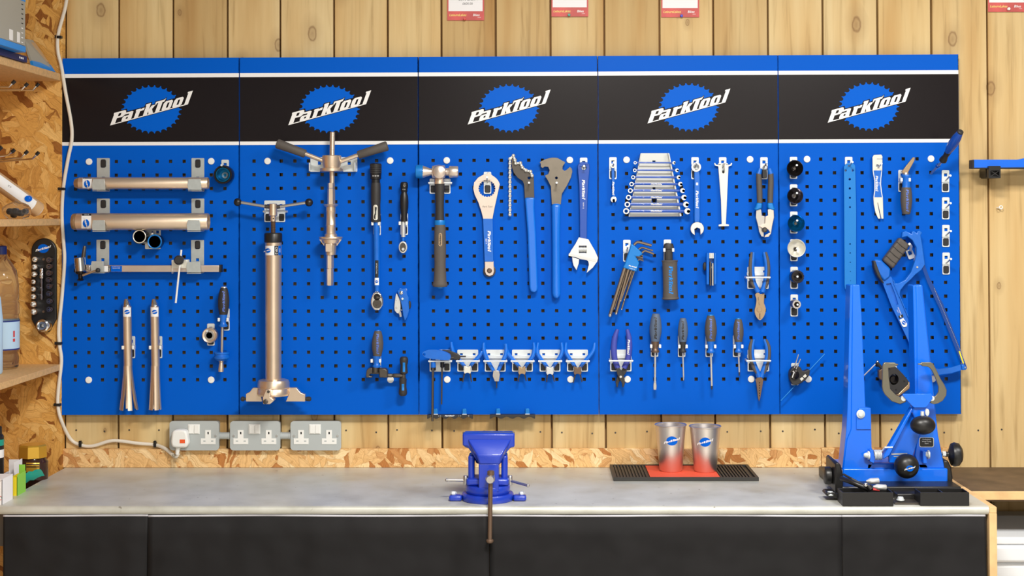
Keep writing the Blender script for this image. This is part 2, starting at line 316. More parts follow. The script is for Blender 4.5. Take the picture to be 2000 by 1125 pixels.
def gball(x, y, d, r, ry=None, rd=None, n=16):   # ellipsoid, rd in frame units along depth
    c = W(x, y, d); s = ms(d); ry = r if ry is None else ry; rd = r if rd is None else rd; V, F = [], []
    for k in range(n // 2 + 1):
        p = math.pi * k / (n // 2)
        for i in range(n):
            t = 2 * math.pi * i / n; V.append(c + Vector((math.sin(p) * math.cos(t) * r * s + 1e-7 * math.cos(t), math.sin(p) * math.sin(t) * rd * s + 1e-7 * math.sin(t), math.cos(p) * ry * s)))
    for k in range(n // 2):
        for i in range(n):
            a, b = k * n + i, k * n + (i + 1) % n; F.append((a, a + n, b + n, b))
    return V, F
def gboxw(x0, x1, y0, y1, z0, z1):
    V = [Vector((x, y, z)) for z in (z0, z1) for y in (y0, y1) for x in (x0, x1)]
    return V, [(0, 2, 3, 1), (4, 5, 7, 6), (0, 1, 5, 4), (2, 6, 7, 3), (0, 4, 6, 2), (1, 3, 7, 5)]
def gprism(A, B, prof):                   # sweep a world-space profile (list of offsets) from A to B
    V = [A + Vector(p) for p in prof] + [B + Vector(p) for p in prof]; n = len(prof)
    return V, [tuple(range(n))[::-1], tuple(range(n, 2 * n))] + [(i, (i + 1) % n, (i + 1) % n + n, i + n) for i in range(n)]

# ------------------------------------------------------------------ objects
ORG = {}; GEO = {}
def T(name, label, cat, group=None, at=(0, 0, 0), loc=None):
    o = bpy.data.objects.new(name, None); COL.objects.link(o); o.empty_display_size = .02
    o.location = loc if loc is not None else W(*at); ORG[o.name] = Vector(o.location)
    tag(o, label, cat, group); return o
def tag(o, label=None, cat=None, group=None, kind=None):
    if label: o['label'] = label
    if cat: o['category'] = cat
    if group: o['group'] = group
    if kind: o['kind'] = kind
    return o
def O(name, geo, m, parent=None, bev=0., smooth=35, label=None, cat=None, group=None, kind=None, seg=2):
    V, F = geo
    lo = Vector((min(v.x for v in V), min(v.y for v in V), min(v.z for v in V))); hi = Vector((max(v.x for v in V), max(v.y for v in V), max(v.z for v in V)))
    c = (lo + hi) / 2
    me = bpy.data.meshes.new(name); me.from_pydata([v - c for v in V], [], F); me.validate()
    me.materials.append(MT[m] if isinstance(m, str) else m)
    if smooth:
        me.polygons.foreach_set('use_smooth', [True] * len(me.polygons)); me.set_sharp_from_angle(angle=math.radians(smooth))
    o = bpy.data.objects.new(name, me); COL.objects.link(o)
    if parent is not None: o.parent = parent; o.location = c - ORG[parent.name]
    else: o.location = c
    ORG[o.name] = c; GEO[o.name] = (V, F)
    if bev:
        b = o.modifiers.new('edge', 'BEVEL'); b.width = bev; b.segments = seg; b.limit_method = 'ANGLE'; b.angle_limit = math.radians(40)
    return tag(o, label, cat, group, kind)
def bvh(objs):
    V, F = gjoin(*[GEO[o.name] for o in objs]); return BVHTree.FromPolygons([tuple(v) for v in V], F)
def stick(geo, objs, eps=.0005, d=None):  # lay a print onto the surface of solid parts, along the line of sight it was read on
    t = bvh(objs); V, F = geo; o = []
    for v in V:
        r = (v - CAM).normalized(); h = t.ray_cast(CAM, r)
        o.append(h[0] - r * eps if h[0] is not None else None)
    ys = [q.y for q in o if q is not None]; y0 = max(ys) if ys else -(d or 0)
    return [q if q is not None else CAM + (v - CAM) * ((y0 - CAM.y) / (v.y - CAM.y)) for q, v in zip(o, V)], F
def ggrid(x0, y0, x1, y1, d, nx=8, ny=8):
    V = [W(x0 + (x1 - x0) * i / nx, y0 + (y1 - y0) * j / ny, d) for j in range(ny + 1) for i in range(nx + 1)]
    return V, [(j * (nx + 1) + i, (j + 1) * (nx + 1) + i, (j + 1) * (nx + 1) + i + 1, j * (nx + 1) + i + 1) for j in range(ny) for i in range(nx)]
def decal(name, x0, y0, x1, y1, m, objs, parent, eps=.0005, **k):
    return O(name, stick(ggrid(x0, y0, x1, y1, .05, **k), objs, eps), m, parent, smooth=60)
def gface(pts, d, holes=()):              # front face only
    V, F = gplate(pts, d - .001, d, holes); n = len(V) // 2
    return V[:n], [f for f in F if max(f) < n]
def text(name, s, x, y, h, m, parent=None, d=.0, ang=0., objs=None, shear=0., eps=.0006, sx=1.0, bold=0., align='CENTER'):
    c = bpy.data.curves.new('t', 'FONT'); c.body = s; c.size = 1; c.shear = shear; c.align_x = align; c.align_y = 'CENTER'; c.offset = bold; c.resolution_u = 3
    ob = bpy.data.objects.new('t', c); COL.objects.link(ob); dg = bpy.context.evaluated_depsgraph_get(); dg.update()
    me = bpy.data.meshes.new_from_object(ob.evaluated_get(dg)); k = h / .72; ca, sa = math.cos(ang), math.sin(ang)
    V = [W(x + (v.co.x * ca * sx + v.co.y * sa) * k, y - (v.co.y * ca - v.co.x * sa * sx) * k, d) for v in me.vertices]; F = [tuple(p.vertices) for p in me.polygons]
    bpy.data.objects.remove(ob); bpy.data.curves.remove(c); bpy.data.meshes.remove(me)
    g = (V, F)
    if objs: g = stick(g, objs, eps)
    return O(name, g, m, parent, smooth=0)
# the emblem: a toothed disc with slanted lettering across it, in pixels about the disc centre
def UV(u, v): return ((145 + u * .9655 + v * 79 - 897) / 9.375, (880 - u * .261 - v * 216 - 600) / 9.375)
LET = [([(0, .0), (0, .86), (-10, .86), (-10, 1), (190, 1), (222, .93), (234, .76), (224, .55), (192, .43), (88, .43), (88, .0)], [[(92, .84), (138, .84), (146, .72), (138, .58), (92, .58)]]),
 ([(212, .0), (200, .1), (200, .34), (222, .44), (312, .44), (312, .57), (222, .57), (232, .73), (350, .73), (384, .66), (392, .0)], [[(275, .14), (312, .14), (312, .3), (275, .3)]]),
 ([(442, .0), (442, .6), (430, .6), (432, .74), (518, .74), (518, .66), (556, .73), (592, .73), (592, .52), (522, .5), (522, .0)], []),
 ([(612, .0), (612, .86), (600, .86), (602, 1.), (690, 1.), (690, .46), (722, .74), (806, .74), (755, .42), (806, .0), (722, .0), (690, .3), (690, .0)], []),
 ([(842, .0), (842, .82), (815, .82), (806, .66), (784, .66), (786, .97), (948, .98), (972, 1.09), (957, .8), (924, .8), (924, .0)], []),
 ([(978, .0), (960, .12), (960, .62), (990, .78), (1106, .78), (1136, .64), (1136, .12), (1112, .0)], [[(1036, .16), (1074, .16), (1074, .6), (1036, .6)]]),
 ([(1180, .0), (1162, .12), (1162, .62), (1192, .78), (1310, .78), (1340, .64), (1340, .12), (1316, .0)], [[(1238, .16), (1276, .16), (1276, .6), (1238, .6)]]),
 ([(1398, .0), (1398, .98), (1380, .98), (1384, 1.1), (1475, 1.1), (1475, .0)], []),
 ([(-4, -.075), (2, .004), (1476, .004), (1471, -.075)], [])]
GEAR = []
for i in range(30):
    for f, r in ((-.5, .9), (-.16, .93), (-.06, 1.), (.06, 1.), (.2, .93)):
        a = 2 * math.pi * (i + f) / 30; GEAR.append((59 * r * math.cos(a), 47.5 * r * math.sin(a)))
def emblem(x, y, w, d, parent, ang=0., objs=None, gear='lblue', letters='white', eps=.0006, th=.0004, outline=None):
    k = w / 118.0; ca, sa = math.cos(ang), math.sin(ang); e = eps
    def tr(p): return [(x + (a * ca + b * sa) * k, y + (b * ca - a * sa) * k) for a, b in p]
    def put(nm, g, m, dd):
        if objs: g = stick(g, objs, dd)
        else: g = ([v + Vector((0, -dd, 0)) for v in g[0]], g[1])
        O(nm, g, m, parent, smooth=0)
    if gear: put('emblem_disc', gface(tr(GEAR), d), gear, e)
    if outline: put('lettering_outline', gface(tr([UV(-26, -.13), UV(-30, 1.09), UV(225, 1.08), UV(258, .82), UV(575, .82), UV(582, 1.08), UV(705, 1.08), UV(718, .83), UV(768, .83), UV(770, 1.04), UV(940, 1.05), UV(975, 1.16), UV(990, .86), UV(1350, .86), UV(1364, 1.17), UV(1494, 1.17), UV(1494, -.13)]), d), outline, e * 1.6)
    if letters:
        gs = [gface(tr([UV(*q) for q in o]), d, [tr([UV(*q) for q in h]) for h in hs]) for o, hs in LET]
        put('lettering', gjoin(*gs), letters, e * 2.2)
def lettering(x, y, w, d, parent, m, ang=0., objs=None, eps=.0008, hs=1.0):   # the lettering alone, straightened, w = length
    k = w / (1475 / 9.375 * 1.0); hh_ = 24 * hs; ca, sa = math.cos(ang), math.sin(ang)
    def tr(p): return [(x + ((u - 737) / 9.375 * ca + (v - .5) * hh_ * sa + (v - .5) * 7 * ca) * k, y - ((v - .5) * hh_ * ca - (u - 737) / 9.375 * sa - (v - .5) * 7 * sa) * k) for u, v in p]
    g = gjoin(*[gface(tr(o), d, [tr(h) for h in hs]) for o, hs in LET[:-1]])
    if objs: g = stick(g, objs, eps)
    return O('lettering', g, m, parent, smooth=0)

# ================================================================== the setting
S_ = dict(kind='structure')
O('floor', gboxw(-4.5, 5.0, -7.5, .2, -.05, 0), 'floor', kind='structure')
O('wall_front', gboxw(-4.5, 5.0, -7.6, -7.5, 0, 3.0), 'paint', kind='structure')
wall = O('wall_back', gboxw(-2.2, 2.6, .055, .12, 0, 3.0), 'wall', kind='structure', smooth=0)
gaps = [-84, 22, 128, 232, 338, 444, 547, 652, 757, 862, 968, 1075, 1180, 1288, 1393, 1500, 1607, 1714, 1819, 1928, 2036, 2143]
fr()
for i in range(len(gaps) - 1):
    a = W(gaps[i], 50, -.03).x + .0025; b = W(gaps[i + 1], 50, -.03).x - .0025; e = random.uniform(-.002, .0015)
    O('plank', gboxw(a, b, .03 + e, .055, 0, 3.0), 'pine', wall, bev=.002)
    if 1 < i < 20:
        for t in (.2, .8):
            x = a + (b - a) * t; z = W(1000, 843 + random.uniform(-4, 4), -.03).z
            p = Vector((x + random.uniform(-.008, .008), .03 + e, z)); O('nail_head', grings([p + Vector((0, .001, 0)), p - Vector((0, .0008, 0))], (0, -1, 0), [.0026, .0026], 8), 'gun', wall)
# strand-board sheet left of the panels, and the side wall that carries the shelves
xr = W(120.5, 430, .004).x
O('wall_corner', gboxw(-2.15, xr, -.004, .028, .0, 3.0), 'osb', kind='structure', bev=.0015)
XL = W(-210, 430, 0).x
O('wall_left', gboxw(XL - .02, XL, -1.3, -.004, .0, 3.0), 'osbs', kind='structure')
O('trim_1', gboxw(W(121.5, 890, -.012).x, W(1604, 890, -.012).x, .012, .03, .9, W(1000, 877, -.012).z), 'osbl', kind='structure', bev=.0012)
O('trim_2', gboxw(W(1605, 890, -.012).x, W(1862, 890, -.012).x, .012, .03, .9, W(1000, 876, -.012).z), 'osbl', kind='structure', bev=.0012)

# ------------------------------------------------------------------ bench
BX0 = (WZ(121, 913, .9).x + WZ(6, 984, .9).x) / 2; BX1 = WZ(1926, 985, .9).x
DF = .525
def nose(x0, x1):
    pr = [(.012, .9)] + [(-DF - .011 * math.sin(t), .889 + .011 * math.cos(t)) for t in np.linspace(0, math.pi * .78, 9)] + [(-DF + .02, .8805), (-DF + .02, .888), (.012, .888)]
    return gprism(Vector((x0, 0, 0)), Vector((x1, 0, 0)), [(0, y, z) for y, z in pr])
bench = T('workbench', 'long workbench with worn grey sheet-steel top below the blue tool panels', 'workbench', loc=(0, -.25, 0))
O('steel_top', nose(BX0, BX1), 'bench', bench, label='worn grey sheet-steel top with rolled front edge')
O('end_board', gboxw(BX1 - .001, BX1 + .017, -DF - .014, .01, 0, .884), 'ply', bench, bev=.001, label='pale wooden end board')
O('end_cap_strip', gboxw(BX1, BX1 + .017, -DF - .013, .0, .8845, .899), 'ply', bench, bev=.001)
O('front_rail', gboxw(BX0, BX1, -DF + .008, -DF + .018, .80, .8795), 'gun', bench)
for x in (BX0 + .04, -.2, .55, BX1 - .05): O('leg', gboxw(x - .035, x + .035, -.47, -.40, 0, .8878), 'ply', bench, bev=.002)
for x in (BX0 + .04, BX1 - .05): O('leg', gboxw(x - .035, x + .035, -.08, -.01, 0, .8878), 'ply', bench, bev=.002)
# black cloth skirts hung under the front edge
fr()
cuts = [(4, 287.8), (288.2, 954.8), (955.2, 1644.8), (1645.2, 1926)]
lab = ['at the shelf end of the bench', 'running up to the vice', 'under the two metal cups', 'under the wheel truing stand']
for k, (a, b) in enumerate(cuts):
    xa, xb = W(a, 1010, DF + .012).x, W(b, 1010, DF + .012).x; n = 60; V, F = [], []; rows = 16
    ph = random.uniform(0, 6)
    for j in range(rows + 1):
        z = .8785 - (.8785 - .06) * j / rows
        for i in range(n + 1):
            t = i / n; x = xa + (xb - xa) * t; amp = .001 + .012 * (j / rows) ** .7
            y = -DF - .003 - amp * (1 + math.sin(x * 16 + ph + j * .1) * .6 + math.sin(x * 31 + 2 * ph - j * .22) * .4 + .3 * math.sin(x * 70 + j * .5))
            V.append(Vector((x, y, z + (.0009 * math.sin(x * 11 + ph) if j == 0 else 0))))
    for j in range(rows):
        for i in range(n):
            q = j * (n + 1) + i; F.append((q, q + n + 1, q + n + 2, q + 1))
    s = O('curtain', (V, F), 'fabric', label='black cloth skirt hanging below the bench edge ' + lab[k], cat='curtain', group='bench skirts', smooth=60)
    md = s.modifiers.new('thickness', 'SOLIDIFY'); md.thickness = .0015; md.offset = 1
    top = V[:n + 1]; HV = []
    for p in top: HV += [p + Vector((0, -.0012, .0006)), p + Vector((0, -.0012, -.0042))]
    h = O('hem', (HV, [(2 * i, 2 * i + 1, 2 * i + 3, 2 * i + 2) for i in range(n)]), 'hem', s, smooth=60, label='pale selvedge along the top')
    md = h.modifiers.new('thickness', 'SOLIDIFY'); md.thickness = .0008; md.offset = 1
# board to the right of the bench, and the white bin below it
x0 = BX1 - .075; yF = -.33
rs = T('side_shelf', 'dark weathered plank shelf with pale front edge beside the bench end', 'shelf', loc=(1.5, -.15, .88))
O('shelf_board', gboxw(BX1 + .0185, 2.3, yF + .002, .028, .872, .898), 'wdark', rs, bev=.001)
O('front_edging', gboxw(BX1 + .0185, 2.3, yF - .006, yF + .0015, .877, .898), 'ply', rs, bev=.001, label='pale wooden front edge')
for x in (1.6, 2.2): O('bracket', gboxw(x - .02, x + .02, -.25, .028, .83, .8715), 'ply', rs)
bn = T('storage_bin', 'white plastic storage bin below the dark plank shelf', 'bin', loc=(1.55, -.2, 0))
bx = BX1 + .03
O('bin_body', gboxw(bx, bx + .42, -.34, -.02, .0, .72), 'bin', bn, bev=.012)
O('bin_lid', gboxw(bx - .008, bx + .43, -.35, -.01, .721, .765), 'bin', bn, bev=.008)
O('lid_rim', gboxw(bx - .004, bx + .425, -.346, -.014, .766, .785), 'bin', bn, bev=.004)

# ================================================================== five panels with real square holes
PW = .4955; PIT_ = .4995; HP = .038; HS = .0046
PT = Z0 + .2875; PB = Z0 - .7035          # top and bottom edge heights
def panel(k, label):
    hx = X0 + PIT_ * k; xa, xb = hx - .0399, hx + 11 * HP + .0399
    xs = [xa] + [hx + c * HP + s * HS for c in range(12) for s in (-1, 1)] + [xb]
    zs = [PT] + [Z0 - r * HP - s * HS for r in range(17) for s in (-1, 1)] + [PB]
    V, F = [], []; nx, nz = len(xs), len(zs)
    for y in (0, .0016):
        for z in zs:
            for x in xs: V.append(Vector((x, y, z)))
    N = nx * nz
    for j in range(nz - 1):
        for i in range(nx - 1):
            q = j * nx + i
            if i % 2 == 1 and j % 2 == 1:
                for a, b in ((q, q + 1), (q + 1, q + nx + 1), (q + nx + 1, q + nx), (q + nx, q)): F.append((a, b, b + N, a + N))
            else: F.append((q, q + nx, q + nx + 1, q + 1)); F.append((q + N, q + 1 + N, q + nx + 1 + N, q + nx + N))
    sheet = (V, F)
    ret = gjoin(gboxw(xa, xa + .0016, .0, .018, PB, PT), gboxw(xb - .0016, xb, .0, .018, PB, PT), gboxw(xa, xb, .0, .018, PT - .0001, PT + .0016), gboxw(xa, xb, .0, .018, PB - .0016, PB + .0001))
    t = T('pegboard_panel', label, 'pegboard', 'blue pegboard panels', loc=(hx + 5.5 * HP, .018, PB))
    O('perforated_sheet', sheet, 'panel', t, smooth=0)
    O('folded_edge', ret, 'panel', t, smooth=0)
    for za, zb_ in ((Z0 + .10, Z0 + .14), (PB + .03, PB + .06)): O('mounting_rail', gboxw(xa + .03, xb - .03, .018, .0285, za, zb_), 'gun', t)
    fr(); py = lambda px, p: W(px, p, 0).z
    z1, z2, z3, z4 = Z0 + .2455, Z0 + .2345, Z0 + .0548, Z0 + .0450
    O('header_band', gboxw(xa + .0006, xb - .0006, -.0008, -.0001, z3, z2), 'header', t, smooth=0, label='black header band')
    O('stripe', gboxw(xa + .0006, xb - .0006, -.0010, -.0001, z2, z1), 'white', t, smooth=0, label='white stripe')
    O('stripe', gboxw(xa + .0006, xb - .0006, -.0010, -.0001, z4, z3), 'white', t, smooth=0, label='white stripe')
    cx = [296, 644, 994.5, 1345.5, 1697.5][k]; cy = [213.5, 213, 211.5, 209.5, 208][k]
    emblem(cx, cy, 118, .0012, t, outline='header', eps=.0003)
    for c, r in CAPS[k]:
        p = Vector((hx + c * HP, 0, Z0 - r * HP))
        O('screw_cap', grings([p - Vector((0, d, 0)) for d in (.0002, .002, .0032, .0036)], (0, -1, 0), [.0092, .0094, .0085, .006], 20), 'wplas', t, label='white round screw cap')
    return t
CAPS = [[(1, 0), (10, 0), (1, 16), (10, 16)], [(1, 0), (10, 0), (10, 16)], [(1, 0), (10, 0), (1, 16), (10, 16)], [(1, 16), (1, 0), (10, 0), (10, 16)], [(1, 0), (10, 0), (1, 16), (10, 16)]]
panel(0, 'blue perforated steel panel beside the white cable, with two bronze tubes')
panel(1, 'blue perforated steel panel carrying the tall bronze tube with ball handles')
panel(2, 'blue perforated steel panel carrying the hammer and the chain whip')
panel(3, 'blue perforated steel panel carrying the wrench rack and screwdrivers')
panel(4, 'blue perforated steel panel carrying the hacksaw and round sockets')

# ------------------------------------------------------------------ holders
def at_px(x, y): return CUR[0] + x / CUR[2], CUR[1] + y / CUR[2]
def hook(x, y, label, peg=.046, rise=.012, group='peg hooks', sidex=0.):   # x centre, y top edge, in the frame in use
    global CUR
    keep = CUR; cx, ty = at_px(x, y); CUR = (0, 0, 1.0)
    t = T('peg_hook', label, 'hook', group, (cx, ty + 42, 0))
    b = gjoin(gplate(rrect(cx - 7.3, ty, cx + 7.3, ty + 23.5, 2.2), .0006, .0026, [rect(cx - 3, ty + 6.5, cx + 3, ty + 12.5)]),
              gplate(rrect(cx - 7.3, ty + 23, cx + 7.3, ty + 43, 2.2), .0006, .0026, [rrect(cx - 5.6, ty + 26, cx + 5.6, ty + 41, 3)]),
              gplate(rect(cx - 7.3, ty + 18.5, cx + 7.3, ty + 24), .0008, .005))
    O('backplate', b, 'zincw', t, bev=.0003)
    O('fastener', gplate(rrect(cx - 5.2, ty + 26.4, cx + 5.2, ty + 40.8, 3), .0002, .0045), 'lug', t, bev=.001)
    p = W(cx + sidex, ty + 20.5, .004); q = p + Vector((0, -peg, rise))
    O('peg', gtubew([p, q], .0021, 8), 'steel', t)
    O('peg_tip', grings([q.lerp(p, -.06 + .03 * i) for i in range(4)], q - p, [.0028, .0032, .0032, .0026], 10), 'zincw', t)
    CUR = keep; return t
def clip(x, y, hw, label, d=.03, group='spring clips', dark=False):          # prongs at x +- hw, y centre of the prongs
    global CUR
    keep = CUR; tip = W(x, y, d); hwm = hw * ms(d); cx, cy = board_px(x, y, d); hw = hw / CUR[2]; CUR = (0, 0, 1.0)
    t = T('spring_clip', label, 'clip', group, (cx, cy + 25, 0))
    O('backplate', gjoin(gplate(rrect(cx - 7.3, cy - 20, cx + 7.3, cy + 3.5, 2.2), .0006, .0026, [rect(cx - 3, cy - 13, cx + 3, cy - 7)]),
        gplate(rrect(cx - 7.3, cy + 3, cx + 7.3, cy + 23, 2.2), .0006, .0026, [rrect(cx - 5.6, cy + 6, cx + 5.6, cy + 21, 3)])), 'zincw', t, bev=.0003)
    O('fastener', gplate(rrect(cx - 5.2, cy + 6.4, cx + 5.2, cy + 20.8, 3), .0002, .0045), 'lug', t, bev=.001)
    for s in (-1, 1):
        a = tip; x1, x2 = tip.x + s * hwm * .6, tip.x + s * hwm
        P = [Vector((x1, -.0026, a.z)), Vector((x2 + s * .001, -d * .45, a.z)), Vector((x2, -d * .8, a.z)), Vector((x2 + s * .0005, -d, a.z))]
        V, F = [], []
        for p in P:
            for dx, dz in ((-.0009, -.0045), (.0009, -.0045), (.0009, .0045), (-.0009, .0045)): V.append(p + Vector((dx, 0, dz)))
        for k in range(3):
            for i in range(4): F.append((k * 4 + i, k * 4 + (i + 1) % 4, k * 4 + 4 + (i + 1) % 4, k * 4 + 4 + i))
        F += [(3, 2, 1, 0), (12, 13, 14, 15)]
        pr = O('prong', (V, F), 'zincw', t)
        w = W(cx + s * hw, cy, d)
        O('prong_tip', gboxw(x2 - .0032, x2 + .0032, -d - .003, -d - .0002, a.z - .005, a.z + .005), 'wplas', pr, bev=.0012)
    CUR = keep; return t
def pbracket(x0, y0, x1, y1, yb, label, d=.046, group='pliers brackets', holes=True):
    t = T('tool_bracket', label, 'bracket', group, ((x0 + x1) / 2, y1, 0)); w = x1 - x0; s = CUR[2]
    h = [rect(x0 + .13 * w, y0 + 7 * s, x0 + .26 * w, y0 + 12 * s), rect(x0 + .74 * w, y0 + 7 * s, x0 + .87 * w, y0 + 12 * s)] if holes else []
    O('backplate', gplate(rrect(x0, y0, x1, y1, 2 * s), .0006, .0028, h + [rrect(x0 + .05 * w, y1 - 16 * s, x0 + .3 * w, y1 - 1.8 * s, 2 * s), rrect(x0 + .7 * w, y1 - 16 * s, x0 + .95 * w, y1 - 1.8 * s, 2 * s)]), 'zincw', t, bev=.0003)
    for a, b in ((.06, .29), (.71, .94)): O('fastener', gplate(rrect(x0 + a * w, y1 - 15.6 * s, x0 + b * w, y1 - 2.2 * s, 2 * s), .0002, .004), 'lug', t, bev=.001)
    zb = W(x0, yb, d).z; xa, xb = W(x0, yb, d).x, W(x1, yb, d).x
    xa2, xb2 = xa - .002, xb + .003
    O('shelf_lip', gjoin(gboxw(xa + .004, xb - .004, -.012, -.0028, zb + .003, zb + .011)), 'zincw', t, bev=.0005)
    for xx in (xa2 + .0012, xb2 - .0012): O('side_arm', gboxw(xx - .0012, xx + .0012, -d - .001, -.0029, zb - .0045, zb + .001), 'zincw', t)
    O('front_bar', gtubew([Vector((xa2 - .0015, -d - .002, zb - .001)), Vector((xb2 + .0015, -d - .002, zb - .001))], .0024, 8), 'zincw', t)
    return t
def cradle(x0, x1, y0, y1, cx0, cx1, cy0, cy1, d, label, lugy):      # plate x0..x1, y0..y1; front lip cx0..cx1, cy0..cy1 at depth d
    t = T('tube_bracket', label, 'bracket', 'long tool brackets', ((x0 + x1) / 2, cy1, 0)); s = CUR[2]
    zb = W(cx0, cy1, d).z - .0035; zt = W(x0, y0, 0).z; xa, xb = W(x0, y0, 0).x, W(x1, y0, 0).x; fx0, fx1 = W(cx0, cy1, d).x, W(cx1, cy1, d).x
    lx, ly = (x0 + x1) / 2, lugy
    yb_ = y0 + (zt - zb) / ms(0)
    O('backplate', gplate(rrect(x0, y0, x1, yb_, 1.4 * s), .0006, .0026, [rrect(lx - 5.2 * s, ly - 8 * s, lx + 5.2 * s, ly + 8 * s, 3 * s), rect(lx - 3 * s, ly + 26 * s, lx + 3 * s, ly + 32 * s)]), 'zinc', t, bev=.0003)
    O('fastener', gplate(rrect(lx - 4.9 * s, ly - 7.6 * s, lx + 4.9 * s, ly + 7.6 * s, 3 * s), .0002, .006), 'lug', t, bev=.001)
    V = [Vector((xa, -.001, zb)), Vector((xb, -.001, zb)), Vector((fx1, -d, zb)), Vector((fx0, -d, zb))]; V += [v + Vector((0, 0, .0018)) for v in V]
    mid = (cy0 + cy1) / 2
    lip = gplate([(cx0 + 1 * s, cy0), (cx1 - 2 * s, cy0), (cx1 - 1 * s, mid), (cx1, cy1), (cx0, cy1), (cx0 - 1.2 * s, mid)], d, d + .002)
    O('cradle', gjoin((V, [(0, 1, 2, 3), (7, 6, 5, 4), (0, 4, 5, 1), (1, 5, 6, 2), (2, 6, 7, 3), (3, 7, 4, 0)]), lip), 'zinc', t, bev=.0003)
    return t

# ================================================================== panel one
F1, F2, F3 = (0, 250, 4.1667), (0, 440, 4.1667), (0, 560, 4.1667)
fr(*F1)
def tubetool(y, x0, x1, r, d, label, capprof):
    t = T('bronze_tube', label, 'tube tool', None, ((x0 + x1) / 2, y + r, d))
    b = O('tube', gh(y, [(x0 + 42, r), (x1 - 6, r), (x1, r - 3), (x1, r * .84), (x1 - 320, r * .84), (x1 - 320, 0)], d, 28), 'bronze', t)
    O('end_cap', gh(y, capprof, d, 28), 'jaw', t)
    return t, b
def gd_h(x, y, r, d): return gh(y, [(x, r), (x + 2, r)], d, 24)
t, b = tubetool(450, 605, 1695, 50, .038, 'slim bronze tube held in the upper pair of zinc brackets', [(603, 18), (612, 36), (632, 44), (647, 47)])
decal('label', 672, 412, 748, 490, 'white', [b], t); emblem(708, 455, 66, .07, t, objs=[b], gear='lblue', eps=.0010, ang=math.pi / 2); decal('label_strip', 676, 404, 744, 412, 'ink', [b], t)
t, b = tubetool(762, 588, 1698, 70, .050, 'thick bronze tube held in the middle pair of zinc brackets', [(585, 46), (592, 62), (604, 68), (618, 68), (620, 66), (624, 66), (626, 70), (630, 70)])
decal('label', 663, 712, 742, 818, 'white', [b], t); emblem(700, 776, 70, .09, t, objs=[b], eps=.0010, ang=math.pi / 2); decal('label_strip', 668, 698, 742, 714, 'ink', [b], t); text('label_text', 'CRS-1K', 705, 706, 9, 'white', t, objs=[b], eps=.0012)
cradle(788, 893, 245, 400, 752, 858, 415, 503, .058, 'zinc bracket under the labelled end of the slim bronze tube', 289)
cradle(1558, 1662, 245, 400, 1530, 1640, 415, 503, .058, 'zinc bracket under the open end of the slim bronze tube', 289)
cradle(788, 893, 574, 690, 752, 858, 750, 833, .078, 'zinc bracket under the labelled end of the thick bronze tube', 618)
cradle(1558, 1662, 574, 690, 1524, 1632, 750, 833, .078, 'zinc bracket under the open end of the thick bronze tube', 618)
# round black cup on a hook
fr(*F1); hook(1832, 258, 'hook holding the black and blue ring tool')
t = T('ring_tool', 'round black tool with blue inner ring hanging beside the slim tube', 'ring tool', None, (1813, 460, .03))
O('ring_body', gd(1813, 380, [(.006, 62), (.010, 78), (.036, 80), (.042, 74), (.042, 62), (.012, 52), (.012, 50), (.006, 50)], 32), 'bchrome', t)
O('inner_ring', gd(1813, 380, [(.014, 50), (.0415, 60), (.043, 58), (.043, 52), (.014, 45), (.0138, 50)], 32), 'teal', t, label='blue inner ring')
O('boss', gjoin(gd(1830, 384, [(.004, 26), (.02, 26), (.022, 14), (.012, 12), (.012, 0)], 20)), 'zinc', t)
fr(*F1)
t = T('cup_bracket', 'small zinc bracket under the thick tube holding two cups', 'bracket', None, (1245, 985, 0))
O('backplate', gplate(rrect(1180, 826, 1308, 985, 8), .0006, .0026, [rect(1270, 836, 1293, 858)]), 'zincw', t, bev=.0003)
O('fastener', gplate(rrect(1210, 935, 1250, 975, 8), .0027, .005), 'lug', t); O('peg', gt([(1240, 845, .0026), (1240, 862, .04)], 9), 'steel', t)
t = T('guide_cup', 'dark guide cup with pale pink rim under the thick tube', 'cup', None, (1133, 935, .03))
O('cup_body', gd(1133, 890, [(.0032, 50), (.006, 56), (.05, 54), (.05, 46), (.012, 40), (.012, 0)], 28), 'bchrome', t)
O('rim', gd(1133, 884, [(.0503, 54), (.053, 55), (.054, 51), (.053, 47), (.0503, 47)], 28), 'ivory', t); O('stud', gd(1133, 884, [(.0125, 12), (.035, 12), (.036, 6)], 12), 'gun', t)
t = T('guide_cup', 'guide cup with bright blue rim under the thick tube', 'cup', None, (1257, 985, .03))
O('cup_body', gd(1257, 926, [(.0055, 50), (.008, 58), (.038, 57), (.038, 50), (.012, 44), (.012, 0)], 28), 'bchrome', t)
O('rim', gd(1257, 925, [(.0383, 58), (.042, 59), (.043, 55), (.042, 49), (.0383, 49)], 28), 'sky', t); O('stud', gd(1268, 935, [(.0125, 22), (.02, 22), (.021, 16)], 12), 'zinc', t)
